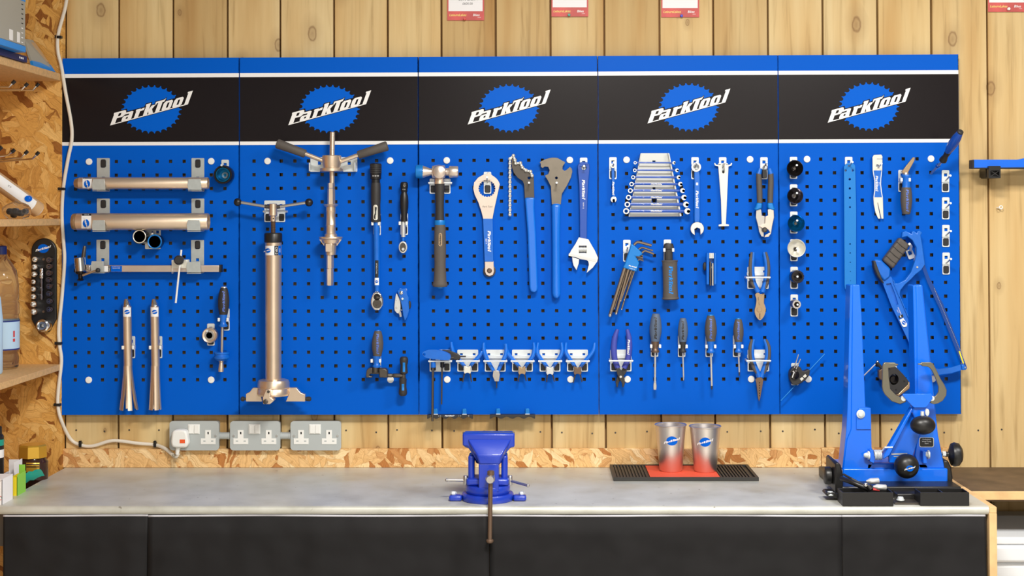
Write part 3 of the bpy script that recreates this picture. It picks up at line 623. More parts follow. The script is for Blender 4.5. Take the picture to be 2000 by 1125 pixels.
# sliding gauge
fr(*F2)
cradle(785, 888, 117, 310, 742, 848, 293, 380, .040, 'zinc bracket under the hub end of the sliding gauge', 160)
cradle(1555, 1660, 120, 310, 1520, 1634, 298, 384, .040, 'zinc bracket under the free end of the sliding gauge', 160)
t = T('hanger_gauge', 'sliding alignment gauge with silver bar and black slider knob', 'gauge', None, (1200, 380, .03))
b = O('bar', gplate(rect(700, 326, 1785, 380), .016, .034), 'pinks', t, bev=.0012)
O('bar_end_cap', gplate(rect(1783, 322, 1800, 384), .014, .036), 'dark', t, bev=.001)
decal('label', 848, 330, 880, 378, 'white', [b], t); decal('label', 880, 330, 902, 378, 'ink', [b], t, eps=.0007); decal('label', 903, 330, 992, 378, 'lblue', [b], t)
text('label_text', 'Derailleur Hanger', 946, 339, 6.5, 'white', t, objs=[b], eps=.0009); text('label_text', 'Alignment Gauge', 946, 350, 6.5, 'white', t, objs=[b], eps=.0009); text('label_text', 'DAG-2', 890, 354, 10, 'white', t, objs=[b], ang=-math.pi / 2, eps=.0011)
O('hub', gv(650, [(260, 40), (264, 46), (372, 46), (378, 40)], .036, 24, x1=660), 'chrome', t)
O('hub_spindle', gv(690, [(168, 9), (180, 14), (262, 18)], .036, 12, x1=678), 'gun', t)
O('hub_nut', gjoin(gv(655, [(378, 46), (392, 40), (400, 30)], .036, 20), gv(655, [(395, 20), (432, 18), (445, 30), (452, 22)], .036, 14)), 'bchrome', t)
O('pivot_block', gplate([(700, 318), (735, 326), (735, 372), (700, 360)], .022, .044), 'steel', t, bev=.002)
O('lever', gt([(672, 408, .05), (800, 362, .05)], [10, 8], 8), 'jaw', t); O('lever_knob', gball(797, 366, .052, 20), 'gripb', t)
sl = O('slider', gplate([(1395, 282), (1523, 280), (1528, 395), (1520, 350), (1402, 350), (1397, 396)], .012, .040), 'ivory', t, bev=.001)
O('slider_knob', gjoin(gd(1450, 284, [(.0405, 22), (.046, 38), (.058, 40), (.063, 28)], 10)), 'gripb', t)
O('feeler_rod', gt([(1476, 200, .052), (1430, 632, .052)], 8, 10), 'wplas', t)
O('rod_clamp', gd(1462, 330, [(.0405, 16), (.05, 16)], 12), 'ivory', t)
# flared cup removers
fr(*F3)
def rocket(x, pet, label):
    t = T('cup_remover', label, 'cup remover', None, (x, 1000, .03))
    O('tip', gv(x - 8, [(100, 14), (112, 20), (140, 30), (146, 34), (150, 31), (156, 34), (164, 34)], .026, 20, x1=x), 'chrome', t)
    b = O('tube', gv(x, [(160, 35), (640, 35), (644, 34)], .026, 24, x1=x + 8), 'bronze', t)
    decal('label', x - 32, 168, x + 31, 244, 'white', [b], t); emblem(x, 206, 46, .04, t, objs=[b], eps=.0010)
    top, bot = W(x + 6, 642, .026), W(x + 8 + pet[1], 1000, .026); u = ms(.026); n = 12; m = 6
    for k in range(6):
        a0 = math.radians(pet[2] + 60 * k); V = []
        for th in (0, .0016):
            for q in range(n + 1):
                f = q / n; R = (35 + pet[0] * f ** 1.4) * u - th; c = top.lerp(bot, f); half = (29.0 / (R / u) * 35) / 57.3
                for w in range(m + 1):
                    a = a0 + half * (2 * w / m - 1); V.append(c + Vector((math.sin(a) * R, -math.cos(a) * R * min(1, .026 / max(R, 1e-4)) , 0)))
        F = []; N = (n + 1) * (m + 1)
        for q in range(n):
            for w in range(m):
                g = q * (m + 1) + w; F += [(g, g + m + 1, g + m + 2, g + 1), (g + N, g + 1 + N, g + m + 2 + N, g + m + 1 + N)]
            for w in (0, m):
                g = q * (m + 1) + w; F.append((g, g + N, g + m + 1 + N, g + m + 1) if w else (g, g + m + 1, g + m + 1 + N, g + N))
        for q in (0, n):
            for w in range(m): g = q * (m + 1) + w; F.append((g, g + 1, g + 1 + N, g + N) if q == 0 else (g, g + N, g + 1 + N, g + 1))
        O('petal', (V, F), 'bronze', t)
    return t
rocket(1034, (42, 8, 22), 'bronze cup remover with widely flared petals at its foot')
rocket(1258, (16, -2, 28), 'bronze cup remover with barely flared petals at its foot')
clip(1042, 495, 42, 'spring clip around the widely flared cup remover', .034); clip(1264, 495, 42, 'spring clip around the barely flared cup remover', .034)
# handle builder for drivers
def grip(t, x, y0, y1, r, m, cap, d, x1=None, lets=None, w=None, ang=math.pi / 2, name='grip'):
    x1 = x if x1 is None else x1; h = y1 - y0
    g = O(name, gv(x, [(y0, r * .52), (y0 + .03 * h, r * .62), (y0 + .22 * h, r * .86), (y0 + .48 * h, r), (y0 + .7 * h, r * .97), (y0 + .9 * h, r * .78), (y1, r * .72)], d, 24, x1=x1), m, t)
    if cap: O('end_cap', gv(x, [(y0 - .05 * h, r * .3), (y0 - .035 * h, r * .5), (y0 - .002 * h, r * .54)], d, 20), cap, t)
    if lets: lettering((x + x1) / 2, (y0 + y1) / 2 + .02 * h, (w or .8) * h * .94, d + .03, t, lets, ang, [g], hs=.8)
    return g
def collar(t, x, y0, y1, r, m, d, x1=None):
    h = y1 - y0; return O('collar', gv(x, [(y0, r * .95), (y0 + .3 * h, r * .8), (y0 + .5 * h, r * .62), (y0 + .72 * h, r * .7), (y0 + .86 * h, r), (y0 + .96 * h, r * .92), (y1, r * .4)], d, 20, x1=x1), m, t)
t = T('slide_driver', 'black-handled tool with blue collar and a blue disc on its shaft', 'driver', None, (1810, 690, .03))
grip(t, 1822, 8, 226, 47, 'gripb', 'rod', .030, x1=1818, lets='ltr', w=.8, ang=-math.pi / 2)
collar(t, 1816, 226, 330, 36, 'tblue', .030); O('shaft', gv(1810, [(325, 12), (620, 12)], .030, 12, x1=1804), 'steel', t)
O('disc', gv(1804, [(530, 50), (533, 64), (545, 64), (548, 58), (566, 58), (569, 64), (582, 62), (600, 40)], .030, 28), 'tblue', t, label='blue disc')
O('tip', gv(1802, [(600, 20), (612, 22), (618, 16), (640, 20), (662, 22), (672, 24), (692, 22)], .030, 16, x1=1798), 'bronze', t)
clip(1817, 268, 36, 'spring clip gripping the tool with the blue disc', .034)
hook(1716, 300, 'hook holding the steel bearing ring')
t = T('bearing_ring', 'thick steel ring hanging beside the blue disc tool', 'ring', None, (1703, 460, .02))
O('outer_race', gd(1703, 397, [(.006, 52), (.008, 62), (.026, 62), (.028, 56), (.026, 44), (.026, 26), (.006, 26)], 32), 'bronze', t); O('inner_race', gd(1703, 397, [(.0265, 42), (.029, 40), (.029, 26), (.0265, 25)], 28), 'steel', t)

# ================================================================== panel two
G1, G2, G3 = (440, 240, 5.113), (440, 440, 5.113), (440, 600, 5.113)
fr(*G1)
t = T('reamer_bracket', 'wide zinc cradle bracket behind the hub with two black grips', 'bracket', None, (1085, 490, 0))
O('backplate', gplate(rrect(850, 342, 1318, 488, 8), .0006, .0026, [rect(925, 385, 955, 418), rect(1222, 385, 1252, 418)]), 'zincw', t, bev=.0003)
for x in (856, 1308): O('side_arm', gboxw(W(x, 0, 0).x - .0012, W(x, 0, 0).x + .0012, -.03, -.0027, W(0, 486, .02).z, W(0, 400, .02).z), 'zincw', t)
O('shelf_lip', gboxw(W(853, 0, 0).x, W(1312, 0, 0).x, -.012, -.0027, W(0, 489, .02).z, W(0, 482, .02).z), 'zincw', t)
t = T('reamer_tool', 'bronze T-handled reamer with two black angled grips and long stepped shaft', 'reamer', None, (1063, 1622, .05)); D = .049
thr = []
y = 92
while y < 338: thr += [(y, 25), (y + 5, 27), (y + 10, 25)]; y += 11
O('threaded_rod', gv(1070, thr, D, 14, x1=1066), 'bronze', t)
O('hub', gv(1063, [(325, 90), (332, 96), (420, 92), (440, 86), (450, 86)], D, 32), 'bronze', t)
O('flange', gv(1062, [(451, 112), (456, 118), (482, 118), (488, 110)], D, 32), 'bronze', t)
for a, b, c in (((980, 380), (800, 310), (514, 205)), ((1150, 386), (1326, 322), (1620, 228))):
    O('handle_arm', gt([(a[0], a[1], D), (b[0], b[1], D)], 22, 14), 'bronze', t)
    O('grip', glathe((b[0], b[1], D), (c[0], c[1], D), [(0, 38), (.02, 42), (.5, 44), (.95, 50), (.985, 47), (1, 40)], 22), 'grip', t)
O('shaft', gv(1066, [(488, 26), (600, 26)], D, 14), 'bronze', t)
O('hex_nut', gv(1058, [(600, 36), (652, 36)], D, 6), 'bronze', t); O('hex_body', gv(1058, [(655, 38), (812, 40)], D, 6), 'bronze', t)
O('stepped_body', gv(1054, [(812, 70), (816, 76), (836, 60), (840, 48), (878, 48), (880, 51), (888, 48), (930, 46), (1015, 48), (1022, 52), (1030, 48), (1105, 50), (1112, 62), (1135, 64), (1138, 116), (1146, 119), (1158, 114), (1166, 96), (1200, 84), (1212, 56), (1300, 52), (1318, 50)], D, 30), 'bronze', t)
O('cutter_block', gplate(rect(1000, 1205, 1066, 1288), D + .004, D + .020), 'bronze', t, bev=.001)
for s in (-1, 1): O('cutter_fin', gplate([(1050 + s * 60, 1165), (1050 + s * 112, 1165), (1050 + s * 62, 1230)], D - .004, D + .006), 'bronze', t)
O('hex_shaft', gv(1045, [(1318, 36), (1326, 38), (1450, 38)], D, 6), 'bronze', t); O('hex_shaft_end', gv(1043, [(1456, 34), (1460, 37), (1615, 37), (1624, 32)], D, 6), 'bronze', t); O('neck', gv(1044, [(1448, 30), (1458, 30)], D, 12), 'bronze', t)
# facing tool
fr(*G1)
pbracket(390, 775, 598, 990, 880, 'zinc bracket behind the hub with two ball handles', .03, 'two-peg brackets')
t = T('facing_tool', 'tall bronze tube tool with ball-ended handles above and winged foot below', 'facing tool', None, (480, 2810, .06)); D = .058
O('hub', gv(478, [(806, 34), (810, 40), (925, 42), (934, 30), (984, 28)], D, 22), 'bronze', t); O('set_screw', gd(480, 955, [(D + .008, 7), (D + .0095, 7)], 10), 'gun', t)
for a, b in (((395, 834), (160, 795)), ((548, 836), (800, 798))):
    O('handle_rod', gt([(a[0], a[1], D), (b[0], b[1], D)], 16, 14), 'steel', t); O('ball', gball(b[0] + (-36 if b[0] < 400 else 36), b[1] - 3, D, 41), 'black', t, label='black ball')
    O('handle_nut', glathe((a[0] + (45 if a[0] < 470 else -35), a[1] + 4, D), (a[0], a[1], D), [(0, 20), (1, 20)], 6), 'gun', t)
thr = []; y = 984
while y < 1100: thr += [(y, 22), (y + 5, 26), (y + 10, 22)]; y += 11
O('screw', gv(478, thr, D, 14), 'brown', t)
O('collar', gv(479, [(1098, 70), (1102, 84), (1112, 90), (1188, 90), (1196, 82)], D, 30), 'black', t, label='black collar')
tb = O('tube', gv(480, [(1192, 82), (2565, 80)], D, 36), 'bronze', t)
decal('label', 400, 1228, 490, 1322, 'white', [tb], t, nx=12); decal('label', 490, 1228, 527, 1322, 'ink', [tb], t, nx=6); decal('label', 530, 1228, 556, 1322, 'lblue', [tb], t, nx=8)
emblem(425, 1275, 60, .1, t, objs=[tb], eps=.001); text('label_text', 'CFP-2', 508, 1275, 22, 'white', t, objs=[tb], ang=math.pi / 2, eps=.001); text('label_text', 'PARK', 544, 1275, 12, 'white', t, objs=[tb], ang=math.pi / 2, eps=.001)
y0 = 1840.7
O('foot_ring', gv(482, [(y0 + 718, 120), (y0 + 728, 148), (y0 + 750, 158), (y0 + 800, 160), (y0 + 808, 154), (y0 + 814, 158), (y0 + 862, 164), (y0 + 880, 154)], D, 40), 'bronze', t)
O('wing', gplate([(205, y0 + 866), (245, y0 + 845), (275, y0 + 805), (340, y0 + 805), (366, y0 + 942), (205, y0 + 942)], D - .008, D + .008), 'bronze', t, bev=.001)
O('wing', gplate([(630, y0 + 805), (708, y0 + 804), (752, y0 + 855), (797, y0 + 872), (797, y0 + 942), (604, y0 + 942), (640, y0 + 860)], D - .008, D + .008), 'bronze', t, bev=.001)
O('wing_tip', gh(y0 + 916, [(155, 14), (165, 24), (188, 24), (190, 15), (206, 15)], D, 14), 'gripb', t); O('wing_tip', gh(y0 + 916, [(795, 15), (806, 15), (808, 22), (845, 24), (858, 14)], D, 14), 'gripb', t)
O('front_arm', gplate([(405, y0 + 820), (452, y0 + 820), (448, y0 + 900), (488, y0 + 930), (445, y0 + 970), (375, y0 + 968), (372, y0 + 900)], D + .03, D + .062), 'bronze', t, bev=.002)
O('front_arm_bolt', gjoin(gd(430, y0 + 845, [(D + .0622, 16), (D + .064, 16)], 6), gd(400, y0 + 945, [(D + .0622, 24), (D + .068, 24), (D + .069, 16)], 16)), 'gun', t)
# torque wrenches
fr(*G1)
t = T('torque_wrench', 'long torque wrench with black grip, blue shaft and chrome ratchet head', 'torque wrench', None, (1510, 1880, .03)); D = .030
g = O('scale_sleeve', gv(1502, [(406, 52), (412, 58), (520, 58), (524, 56), (560, 56), (566, 44), (600, 44)], D, 28), 'black', t)
text('scale_numbers', '10 20 30', 1500, 530, 14, 'white', t, objs=[g]); O('knurl', gjoin(*[gv(1502, [(418 + 18 * i, 58), (420 + 18 * i, 60), (428 + 18 * i, 60), (430 + 18 * i, 58)], D, 28) for i in range(5)]), 'gripb', t)
g = O('grip', gv(1503, [(598, 46), (640, 50), (760, 50), (820, 46), (900, 48), (970, 54), (990, 50)], D, 24), 'gripb', t)
O('scale_window', stick(gface(rrect(1478, 818, 1522, 970, 21, 6), .05), [g]), 'ivory', t, smooth=0); O('scale_slot', stick(gface(rrect(1493, 838, 1505, 920, 5, 4), .05), [g], .001), 'ink', t, smooth=0)
sh = O('shaft', gv(1510, [(988, 31), (1620, 30), (1640, 24), (1690, 24)], D, 22, x1=1516), 'tblue', t)
decal('label', 1496, 1372, 1530, 1545, 'ink', [sh], t); decal('label', 1492, 1548, 1534, 1620, 'white', [sh], t); emblem(1512, 1585, 34, .05, t, objs=[sh], eps=.001); text('label_text', 'TW-6.2 TORQUE', 1512, 1455, 10, 'white', t, objs=[sh], ang=-math.pi / 2, eps=.001)
O('neck', gv(1516, [(1675, 20), (1688, 28), (1700, 28)], D, 16), 'chrome', t)
O('ratchet_head', gplate(sm([(1513, 1686), (1548, 1700), (1574, 1760), (1572, 1820), (1540, 1868), (1513, 1874), (1485, 1868), (1454, 1820), (1452, 1760), (1480, 1700)], 3), D - .012, D + .012), 'chrome', t, bev=.003)
O('ratchet_plate', gd(1515, 1808, [(D + .0122, 46), (D + .0135, 44), (D + .0135, 12), (D + .016, 11)], 24), 'gun', t); O('selector', gjoin(gd(1513, 1740, [(D + .0122, 34), (D + .0135, 32), (D + .0135, 12), (D + .016, 11)], 20)), 'bchrome', t); O('selector_lever', gplate([(1510, 1730), (1560, 1745), (1510, 1755)], D + .0162, D + .018), 'gun', t)
clip(1502, 1006, 32, 'spring clip below the grip of the long torque wrench', .036)
t = T('torque_wrench', 'short torque wrench with black grip and pale knurled shaft', 'torque wrench', None, (1775, 1305, .03))
g = O('grip', gv(1786, [(590, 26), (600, 36), (625, 40), (650, 38), (660, 34), (688, 34), (692, 28), (730, 40), (790, 44), (850, 42), (930, 30), (974, 36), (986, 34)], .026, 22), 'black', t); O('hang_hole', stick(gface(circ(1790, 624, 14), .05), [g]), 'gun', t, smooth=0); text('scale_numbers', '2 4 6', 1784, 664, 10, 'white', t, objs=[g])
O('shaft', gv(1778, [(986, 22), (1140, 21)], .026, 16), 'silver', t); O('neck', gv(1776, [(1138, 15), (1186, 13)], .026, 12), 'tblue', t)
O('ratchet_head', gplate(circ(1773, 1242, 42, 24, 60), .018, .034), 'ivory', t, bev=.002); O('ratchet_plate', gplate(circ(1773, 1242, 31, 22, 46), .0342, .0355), 'gun', t); O('selector', gd(1775, 1262, [(.0357, 16), (.039, 13)], 14), 'silver', t)
clip(1777, 1003, 34, 'spring clip below the grip of the short torque wrench', .032)
# folding knife tool
fr(*G2); hook(1776, 632, 'hook behind the small blue folding cutter', .02, .002)
t = T('folding_cutter', 'small blue folding cutter with silver blade hanging beside the torque wrench', 'cutter', None, (1770, 950, .02))
b = O('body', gplate([(1715, 652), (1745, 636), (1790, 630), (1806, 640), (1816, 690), (1832, 720), (1830, 770), (1838, 850), (1818, 915), (1792, 958), (1775, 900), (1765, 830), (1752, 765), (1735, 715)], .008, .020), 'tblue', t, bev=.002)
O('blade', gplate(sm([(1706, 682), (1728, 712), (1748, 770), (1748, 838), (1725, 880), (1700, 862), (1688, 836), (1692, 770)], 3), .010, .0165), 'silver', t, bev=.0008)
O('blade_hook', gplate([(1728, 876), (1746, 850), (1756, 872), (1762, 912), (1742, 915), (1740, 895)], .010, .015), 'steel', t)
O('pivot_screw', gd(1757, 674, [(.0202, 17), (.024, 17), (.025, 9)], 16), 'chrome', t); O('screw', gd(1710, 820, [(.0167, 10), (.019, 9)], 12), 'chrome', t); O('screw', gd(1710, 750, [(.0167, 6), (.018, 5)], 10), 'chrome', t); emblem(1776, 738, 40, .05, t, objs=[b], letters=None, gear='sky')
O('thumb_grip', gball(1842, 795, .014, 14, 42, 14), 'gripb', t)
# chain breaker
fr(*G3); D = .032
t = T('chain_breaker', 'chain breaker with black grip, blue collar and crosswise T-handle', 'chain tool', None, (1560, 885, .03))
grip(t, 1524, 236, 486, 58, 'grip', 'tblue', D, x1=1518, lets='ltr', w=.84)
collar(t, 1512, 486, 606, 44, 'tblue', D)
O('head_neck', gv(1500, [(600, 38), (650, 36)], D, 18), 'gun', t)
O('fixed_jaw', gplate([(1406, 660), (1412, 628), (1432, 608), (1468, 610), (1468, 660), (1440, 668), (1440, 690), (1466, 690), (1466, 704), (1406, 704)], D - .012, D + .014), 'gun', t, bev=.0015)
O('screw_body', gplate([(1532, 612), (1598, 610), (1620, 636), (1622, 706), (1536, 704)], D - .012, D + .014), 'gun', t, bev=.003); O('jaw_floor', gplate(rect(1440, 640, 1560, 668), D - .011, D - .002), 'gun', t)
O('feed_screw', gh(680, [(1560, 14), (1622, 14), (1622, 20), (1660, 20), (1670, 15), (1676, 20), (1700, 22), (1790, 20)], D, 16, y1=684), 'gun', t)
for xa, ya, yb in ((1784, 494, 668), (1774, 704, 884)):
    q = O('handle_grip', gv(xa, [(ya, 26), (ya + 10, 38), (ya + 28, 43), (ya + 60, 41), ((ya + yb) / 2, 33), (yb - 50, 36), (yb - 14, 40), (yb, 26)] if ya < 600 else [(ya, 26), (ya + 14, 38), ((ya + yb) / 2, 34), (yb - 60, 40), (yb - 28, 43), (yb - 10, 38), (yb, 26)], D, 20), 'gripb', t)
    decal('label', xa - 12, (ya + yb) / 2 - 28, xa + 12, (ya + yb) / 2 + 66 if ya < 600 else yb - 52, 'sky', [q], t)
O('handle_core', gv(1780, [(660, 22), (712, 22)], D, 14), 'gun', t)
clip(1504, 536, 42, 'spring clip gripping the chain breaker collar', .036)

# ================================================================== panel three
H1, H3 = (800, 280, 5.113), (800, 620, 5.113)
fr(*H1)
pbracket(200, 352, 408, 502, 392, 'zinc bracket carrying the hammer head', .034, 'two-peg brackets', holes=False)
t = T('hammer', 'two-faced shop hammer with blue plastic face and charcoal handle', 'hammer', None, (300, 1440, .04)); D = .040
O('head', gh(284, [(128, 60), (136, 62), (205, 36), (222, 34), (226, 60), (290, 72), (352, 62), (360, 36), (392, 40), (396, 56), (402, 59), (476, 59), (486, 52)], D, 30), 'pinks', t)
O('eye_boss', gd(295, 286, [(D, 70), (D + .016, 70), (D + .022, 62), (D + .025, 40), (D + .026, 0)], 28), 'pinks', t)
O('soft_face', gh(282, [(60, 56), (66, 66), (100, 69), (128, 68), (134, 62)], D, 30), 'sky', t, label='blue plastic face'); O('face_teeth', gjoin(*[gplate(rect(100 + 2 * (i % 2), 222 + i * 18, 134, 230 + i * 18), D + .017 - abs(i - 3) * .004, D + .0205 - abs(i - 3) * .004) for i in range(7)]), 'sky', t)
O('socket', gv(296, [(350, 46), (372, 50), (406, 50)], D, 20, fy=.7), 'bronze', t)
O('handle', gv(300, [(404, 50), (430, 50), (520, 46), (640, 42), (770, 46)], D, 22, fy=.75), 'gripb', t)
O('band', gv(302, [(768, 52), (776, 55), (808, 55), (816, 52)], D, 24, fy=.8), 'sky', t, label='bright blue band')
g = O('grip', gv(304, [(814, 52), (850, 56), (1000, 60), (1100, 60), (1200, 56), (1290, 60), (1370, 64), (1400, 74), (1420, 76), (1432, 68)], D, 24, fy=.8), 'grip', t)
O('badge', stick(gface(rrect(290, 896, 324, 1026, 16, 6), .06), [g]), 'jaw', t, smooth=0); lettering(306, 962, 110, .06, t, 'gripb', -math.pi / 2, [g], .0009); O('end_plug', gv(306, [(1430, 40), (1446, 34), (1450, 20)], D, 20), 'sky', t)
# crank wrench with notched ring
hook(778, 284, 'hook showing through the notched ring of the flat wrench')
t = T('ring_wrench', 'flat silver wrench with notched ring, blue handle and small roller at its foot', 'wrench', None, (790, 1350, .02))
hole = []
for i in range(20):
    for f, r in ((-.3, 84), (.3, 84), (.42, 74), (.58, 74)):
        a = 2 * math.pi * (i + f) / 20; hole.append((772 + r * math.cos(a), 452 + r * math.sin(a)))
O('ring_head', gplate(sm([(772, 306), (830, 322), (880, 365), (908, 430), (905, 490), (878, 570), (848, 650)], 3)[:-12] + [(848, 650), (828, 756), (735, 756), (716, 680), (686, 590), (650, 515), (634, 450), (644, 390), (685, 340), (735, 312)], .010, .016, [hole]), 'pinks', t, bev=.0008)
h = O('handle', gplate([(733, 752), (829, 752), (836, 1180), (832, 1182), (752, 1182), (748, 1178)], .0085, .0175), 'tblue', t, bev=.002)
lettering(796, 978, 200, .03, t, 'white', math.pi / 2, [h], .0006); text('model_text', 'BBT-9', 764, 978, 15, 'white', t, objs=[h], ang=math.pi / 2); text('stamp', 'Park Tool', 776, 632, 18, 'gun', t, d=.0165, shear=.2)
O('foot_bar', gplate([(750, 1172), (838, 1172), (844, 1280), (832, 1312), (797, 1326), (764, 1310), (752, 1280)], .0105, .016), 'pinks', t, bev=.0008)
O('roller', gd(797, 1272, [(.0010, 56), (.002, 62), (.0092, 62), (.0102, 56)], 28), 'gun', t); O('roller_bolt', gd(797, 1272, [(.0162, 26), (.019, 24), (.021, 14)], 20), 'brown', t)
# chain whip
hook(1193, 300, 'hook through the hole of the chain whip', .05, .002)
t = T('chain_whip', 'chain whip with grey toothless arm, dangling roller chain and blue dipped handle', 'chain whip', None, (1235, 1490, .02))
O('arm', gplate([(1018, 150), (1030, 122), (1046, 122), (1060, 180), (1112, 205), (1160, 262), (1216, 284), (1240, 330), (1246, 548), (1150, 550), (1142, 410), (1130, 378), (1080, 346), (1040, 295), (1020, 235)], .012, .019, [circ(1193, 345, 14, 12)]), 'gun', t, bev=.0008)
O('handle', gplate([(1150, 542), (1248, 540), (1246, 640), (1262, 900), (1282, 1440), (1274, 1478), (1240, 1492), (1208, 1480), (1196, 1440), (1178, 900), (1158, 640)], .004, .028), 'dip', t, bev=.010, seg=5)
pts = [(1002, 712 - i * 46.5) for i in range(13)] + [(1037, 122)]; arc = [(1037, 122), (1053, 168), (1060, 198), (1107, 195), (1127, 240), (1162, 268), (1208, 280), (1224, 322)]
chain = pts[:-1] + arc; gp = []; ringp = []
for i, (x, y) in enumerate(chain):
    dd = .016 if i < 13 else .0235
    ringp.append(gd(x, y, [(dd - .003, 16), (dd - .003, 17), (dd + .003, 17), (dd + .004, 13), (dd + .003, 8), (dd + .002, 8)], 12))
    if i:
        x2, y2 = chain[i - 1]; d2 = .016 if i - 1 < 13 else .0235; a = math.atan2(y2 - y, x2 - x); nx, ny = -math.sin(a), math.cos(a); mx, my = (x + x2) / 2, (y + y2) / 2
        o = [(x + nx * 14, y + ny * 14), (mx + nx * 8, my + ny * 8), (x2 + nx * 14, y2 + ny * 14), (x2 - nx * 14, y2 - ny * 14), (mx - nx * 8, my - ny * 8), (x - nx * 14, y - ny * 14)]
        z = (dd + d2) / 2 + (.0012 if i % 2 else 0); gp.append(gplate(o, z - .0025, z))
ch = O('chain', gjoin(*gp), 'rod', t); O('chain_rollers', gjoin(*ringp), 'rod', t)
# pedal wrench
hook(1466, 300, 'hook through the hole of the notched pedal wrench', .05, .002)
t = T('pedal_wrench', 'large grey pedal wrench with two hooked notches and blue dipped handle', 'wrench', None, (1465, 1555, .02))
O('head', gplate(sm([(1308, 200), (1340, 165), (1420, 143), (1505, 152), (1556, 190)], 3)[:-6] + [(1556, 190), (1530, 228), (1526, 258), (1548, 274), (1570, 262), (1600, 234), (1618, 250), (1626, 280), (1612, 340), (1570, 425), (1522, 502), (1510, 610), (1420, 610), (1410, 430), (1380, 370), (1350, 322), (1384, 306), (1398, 270), (1384, 236), (1350, 232), (1330, 246), (1310, 235)], .012, .020, [circ(1466, 345, 13, 12)]), 'grey', t, bev=.0008)
O('handle', gplate([(1416, 600), (1514, 600), (1508, 720), (1502, 1000), (1510, 1500), (1500, 1545), (1466, 1556), (1434, 1545), (1424, 1500), (1424, 1000), (1420, 720)], .003, .029), 'dip', t, bev=.010, seg=5)
# adjustable wrench
hook(1738, 143, 'hook through the eye of the adjustable wrench', .045, .004)
t = T('adjustable_wrench', 'adjustable wrench with dark blue handle and open chrome jaws', 'wrench', None, (1730, 1290, .02))
h = O('handle', gplate([(1676, 235), (1684, 205), (1710, 188), (1740, 183), (1775, 190), (1798, 212), (1800, 250), (1785, 420), (1774, 700), (1772, 960), (1702, 955), (1698, 700), (1692, 420)], .006, .020, [circ(1740, 243, 24, 18)]), 'navy', t, bev=.003)
lettering(1737, 462, 190, .03, t, 'white', math.pi / 2, [h], .0006); text('model_text', 'PAW-12', 1735, 622, 13, 'white', t, objs=[h], ang=math.pi / 2)
y0 = 920.3
O('fixed_jaw', gplate([(1690, y0 + 18), (1786, y0 + 38), (1812, y0 + 85), (1850, y0 + 150), (1882, y0 + 222), (1874, y0 + 260), (1830, y0 + 320), (1768, y0 + 374), (1790, y0 + 292), (1784, y0 + 258), (1768, y0 + 246), (1700, y0 + 236), (1690, y0 + 228), (1590, y0 + 196), (1612, y0 + 150), (1655, y0 + 85)], .005, .022, [rect(1690, y0 + 102, 1768, y0 + 176)]), 'bsteel', t, bev=.0015)
O('sliding_jaw', gplate([(1622, y0 + 212), (1694, y0 + 236), (1690, y0 + 280), (1667, y0 + 348), (1636, y0 + 300), (1626, y0 + 260)], .0075, .0195), 'bsteel', t, bev=.001); O('jaw_rib', gplate([(1590, y0 + 178), (1872, y0 + 240), (1860, y0 + 262), (1588, y0 + 202)], .0222, .0235), 'silver', t)
O('worm_wheel', gh(y0 + 140, [(1690 + 3 * i, 34 if i % 4 < 2 else 24) for i in range(26)], .0145, 16), 'silver', t)
# pliers brackets and snap-ring pliers
fr(*H3)
names = ['P-handled hex wrenches', 'pale-headed pliers beside the hex wrenches', 'pliers with long dark nose', 'first bronze-headed snap-ring pliers', 'bright-headed snap-ring pliers', 'snap-ring pliers nearest the panel joint']
for i, x in enumerate((200, 477, 751, 1023, 1298, 1573)):
    pbracket(x, 322, x + 208, 541, 432, 'pale zinc bracket holding the ' + names[i])
def pliers(nm, label, LH, RH, hm, hd, head, headm, jaws, jm, D=.027, r=15, group=None, cat='pliers', k=5):
    t = T(nm, label, cat, group, (head[0][0], jaws[0][-1][1] if jaws else head[0][1], D))
    for H, o in ((LH, .0), (RH, .003)):
        O('handle', gt([(x, y, D + o - .002) for x, y in H], [r * .7, r, r * 1.1, r, r * .85], 10, k), hm, t)
    O('joint', gplate(head, D - .006, D + .006), headm, t, bev=.001)
    for j in jaws: O('jaw', gt([(x, y, D) for x, y in j], [8, 5], 8), jm, t)
    return t
def snap(cx, cy, w, h): return [(cx - w, cy - h), (cx - w * .4, cy - h * .85), (cx, cy - h * .6), (cx + w * .4, cy - h * .85), (cx + w, cy - h), (cx + w * .85, cy - h * .2), (cx + w, cy + h * .5), (cx + w * .7, cy + h), (cx + w * .2, cy + h * .75), (cx - w * .2, cy + h * .75), (cx - w * .7, cy + h), (cx - w, cy + h * .5), (cx - w * .85, cy - h * .2)]
pliers('snap_ring_pliers', 'snap-ring pliers with pale bright head beside the hex wrenches', [(418, 245), (424, 300), (446, 370), (500, 430), (552, 490)], [(722, 335), (706, 370), (672, 412), (636, 446), (604, 492)], 'dip', 0, snap(577, 522, 38, 42), 'ivory', [[(548, 562), (530, 645)], [(606, 562), (618, 645)]], 'gun', r=19)
pliers('cutting_pliers', 'pliers with long dark nose in the third bracket', [(742, 250), (742, 320), (768, 405), (808, 480), (842, 540)], [(962, 262), (964, 340), (944, 410), (912, 470), (884, 535)], 'dip', 0, [(836, 530), (890, 530), (904, 570), (892, 640), (850, 640), (828, 585)], 'steel', [[(868, 636), (870, 705)]], 'gun', r=20)
pliers('snap_ring_pliers', 'bronze-headed snap-ring pliers right of the long-nosed dark pliers', [(950, 262), (968, 330), (1004, 390), (1060, 450), (1100, 500)], [(1240, 250), (1244, 320), (1226, 390), (1186, 445), (1148, 500)], 'dip', 0, snap(1122, 530, 38, 44), 'jaw', [[(1096, 572), (1084, 640)], [(1150, 572), (1166, 636)]], 'gun', r=19)
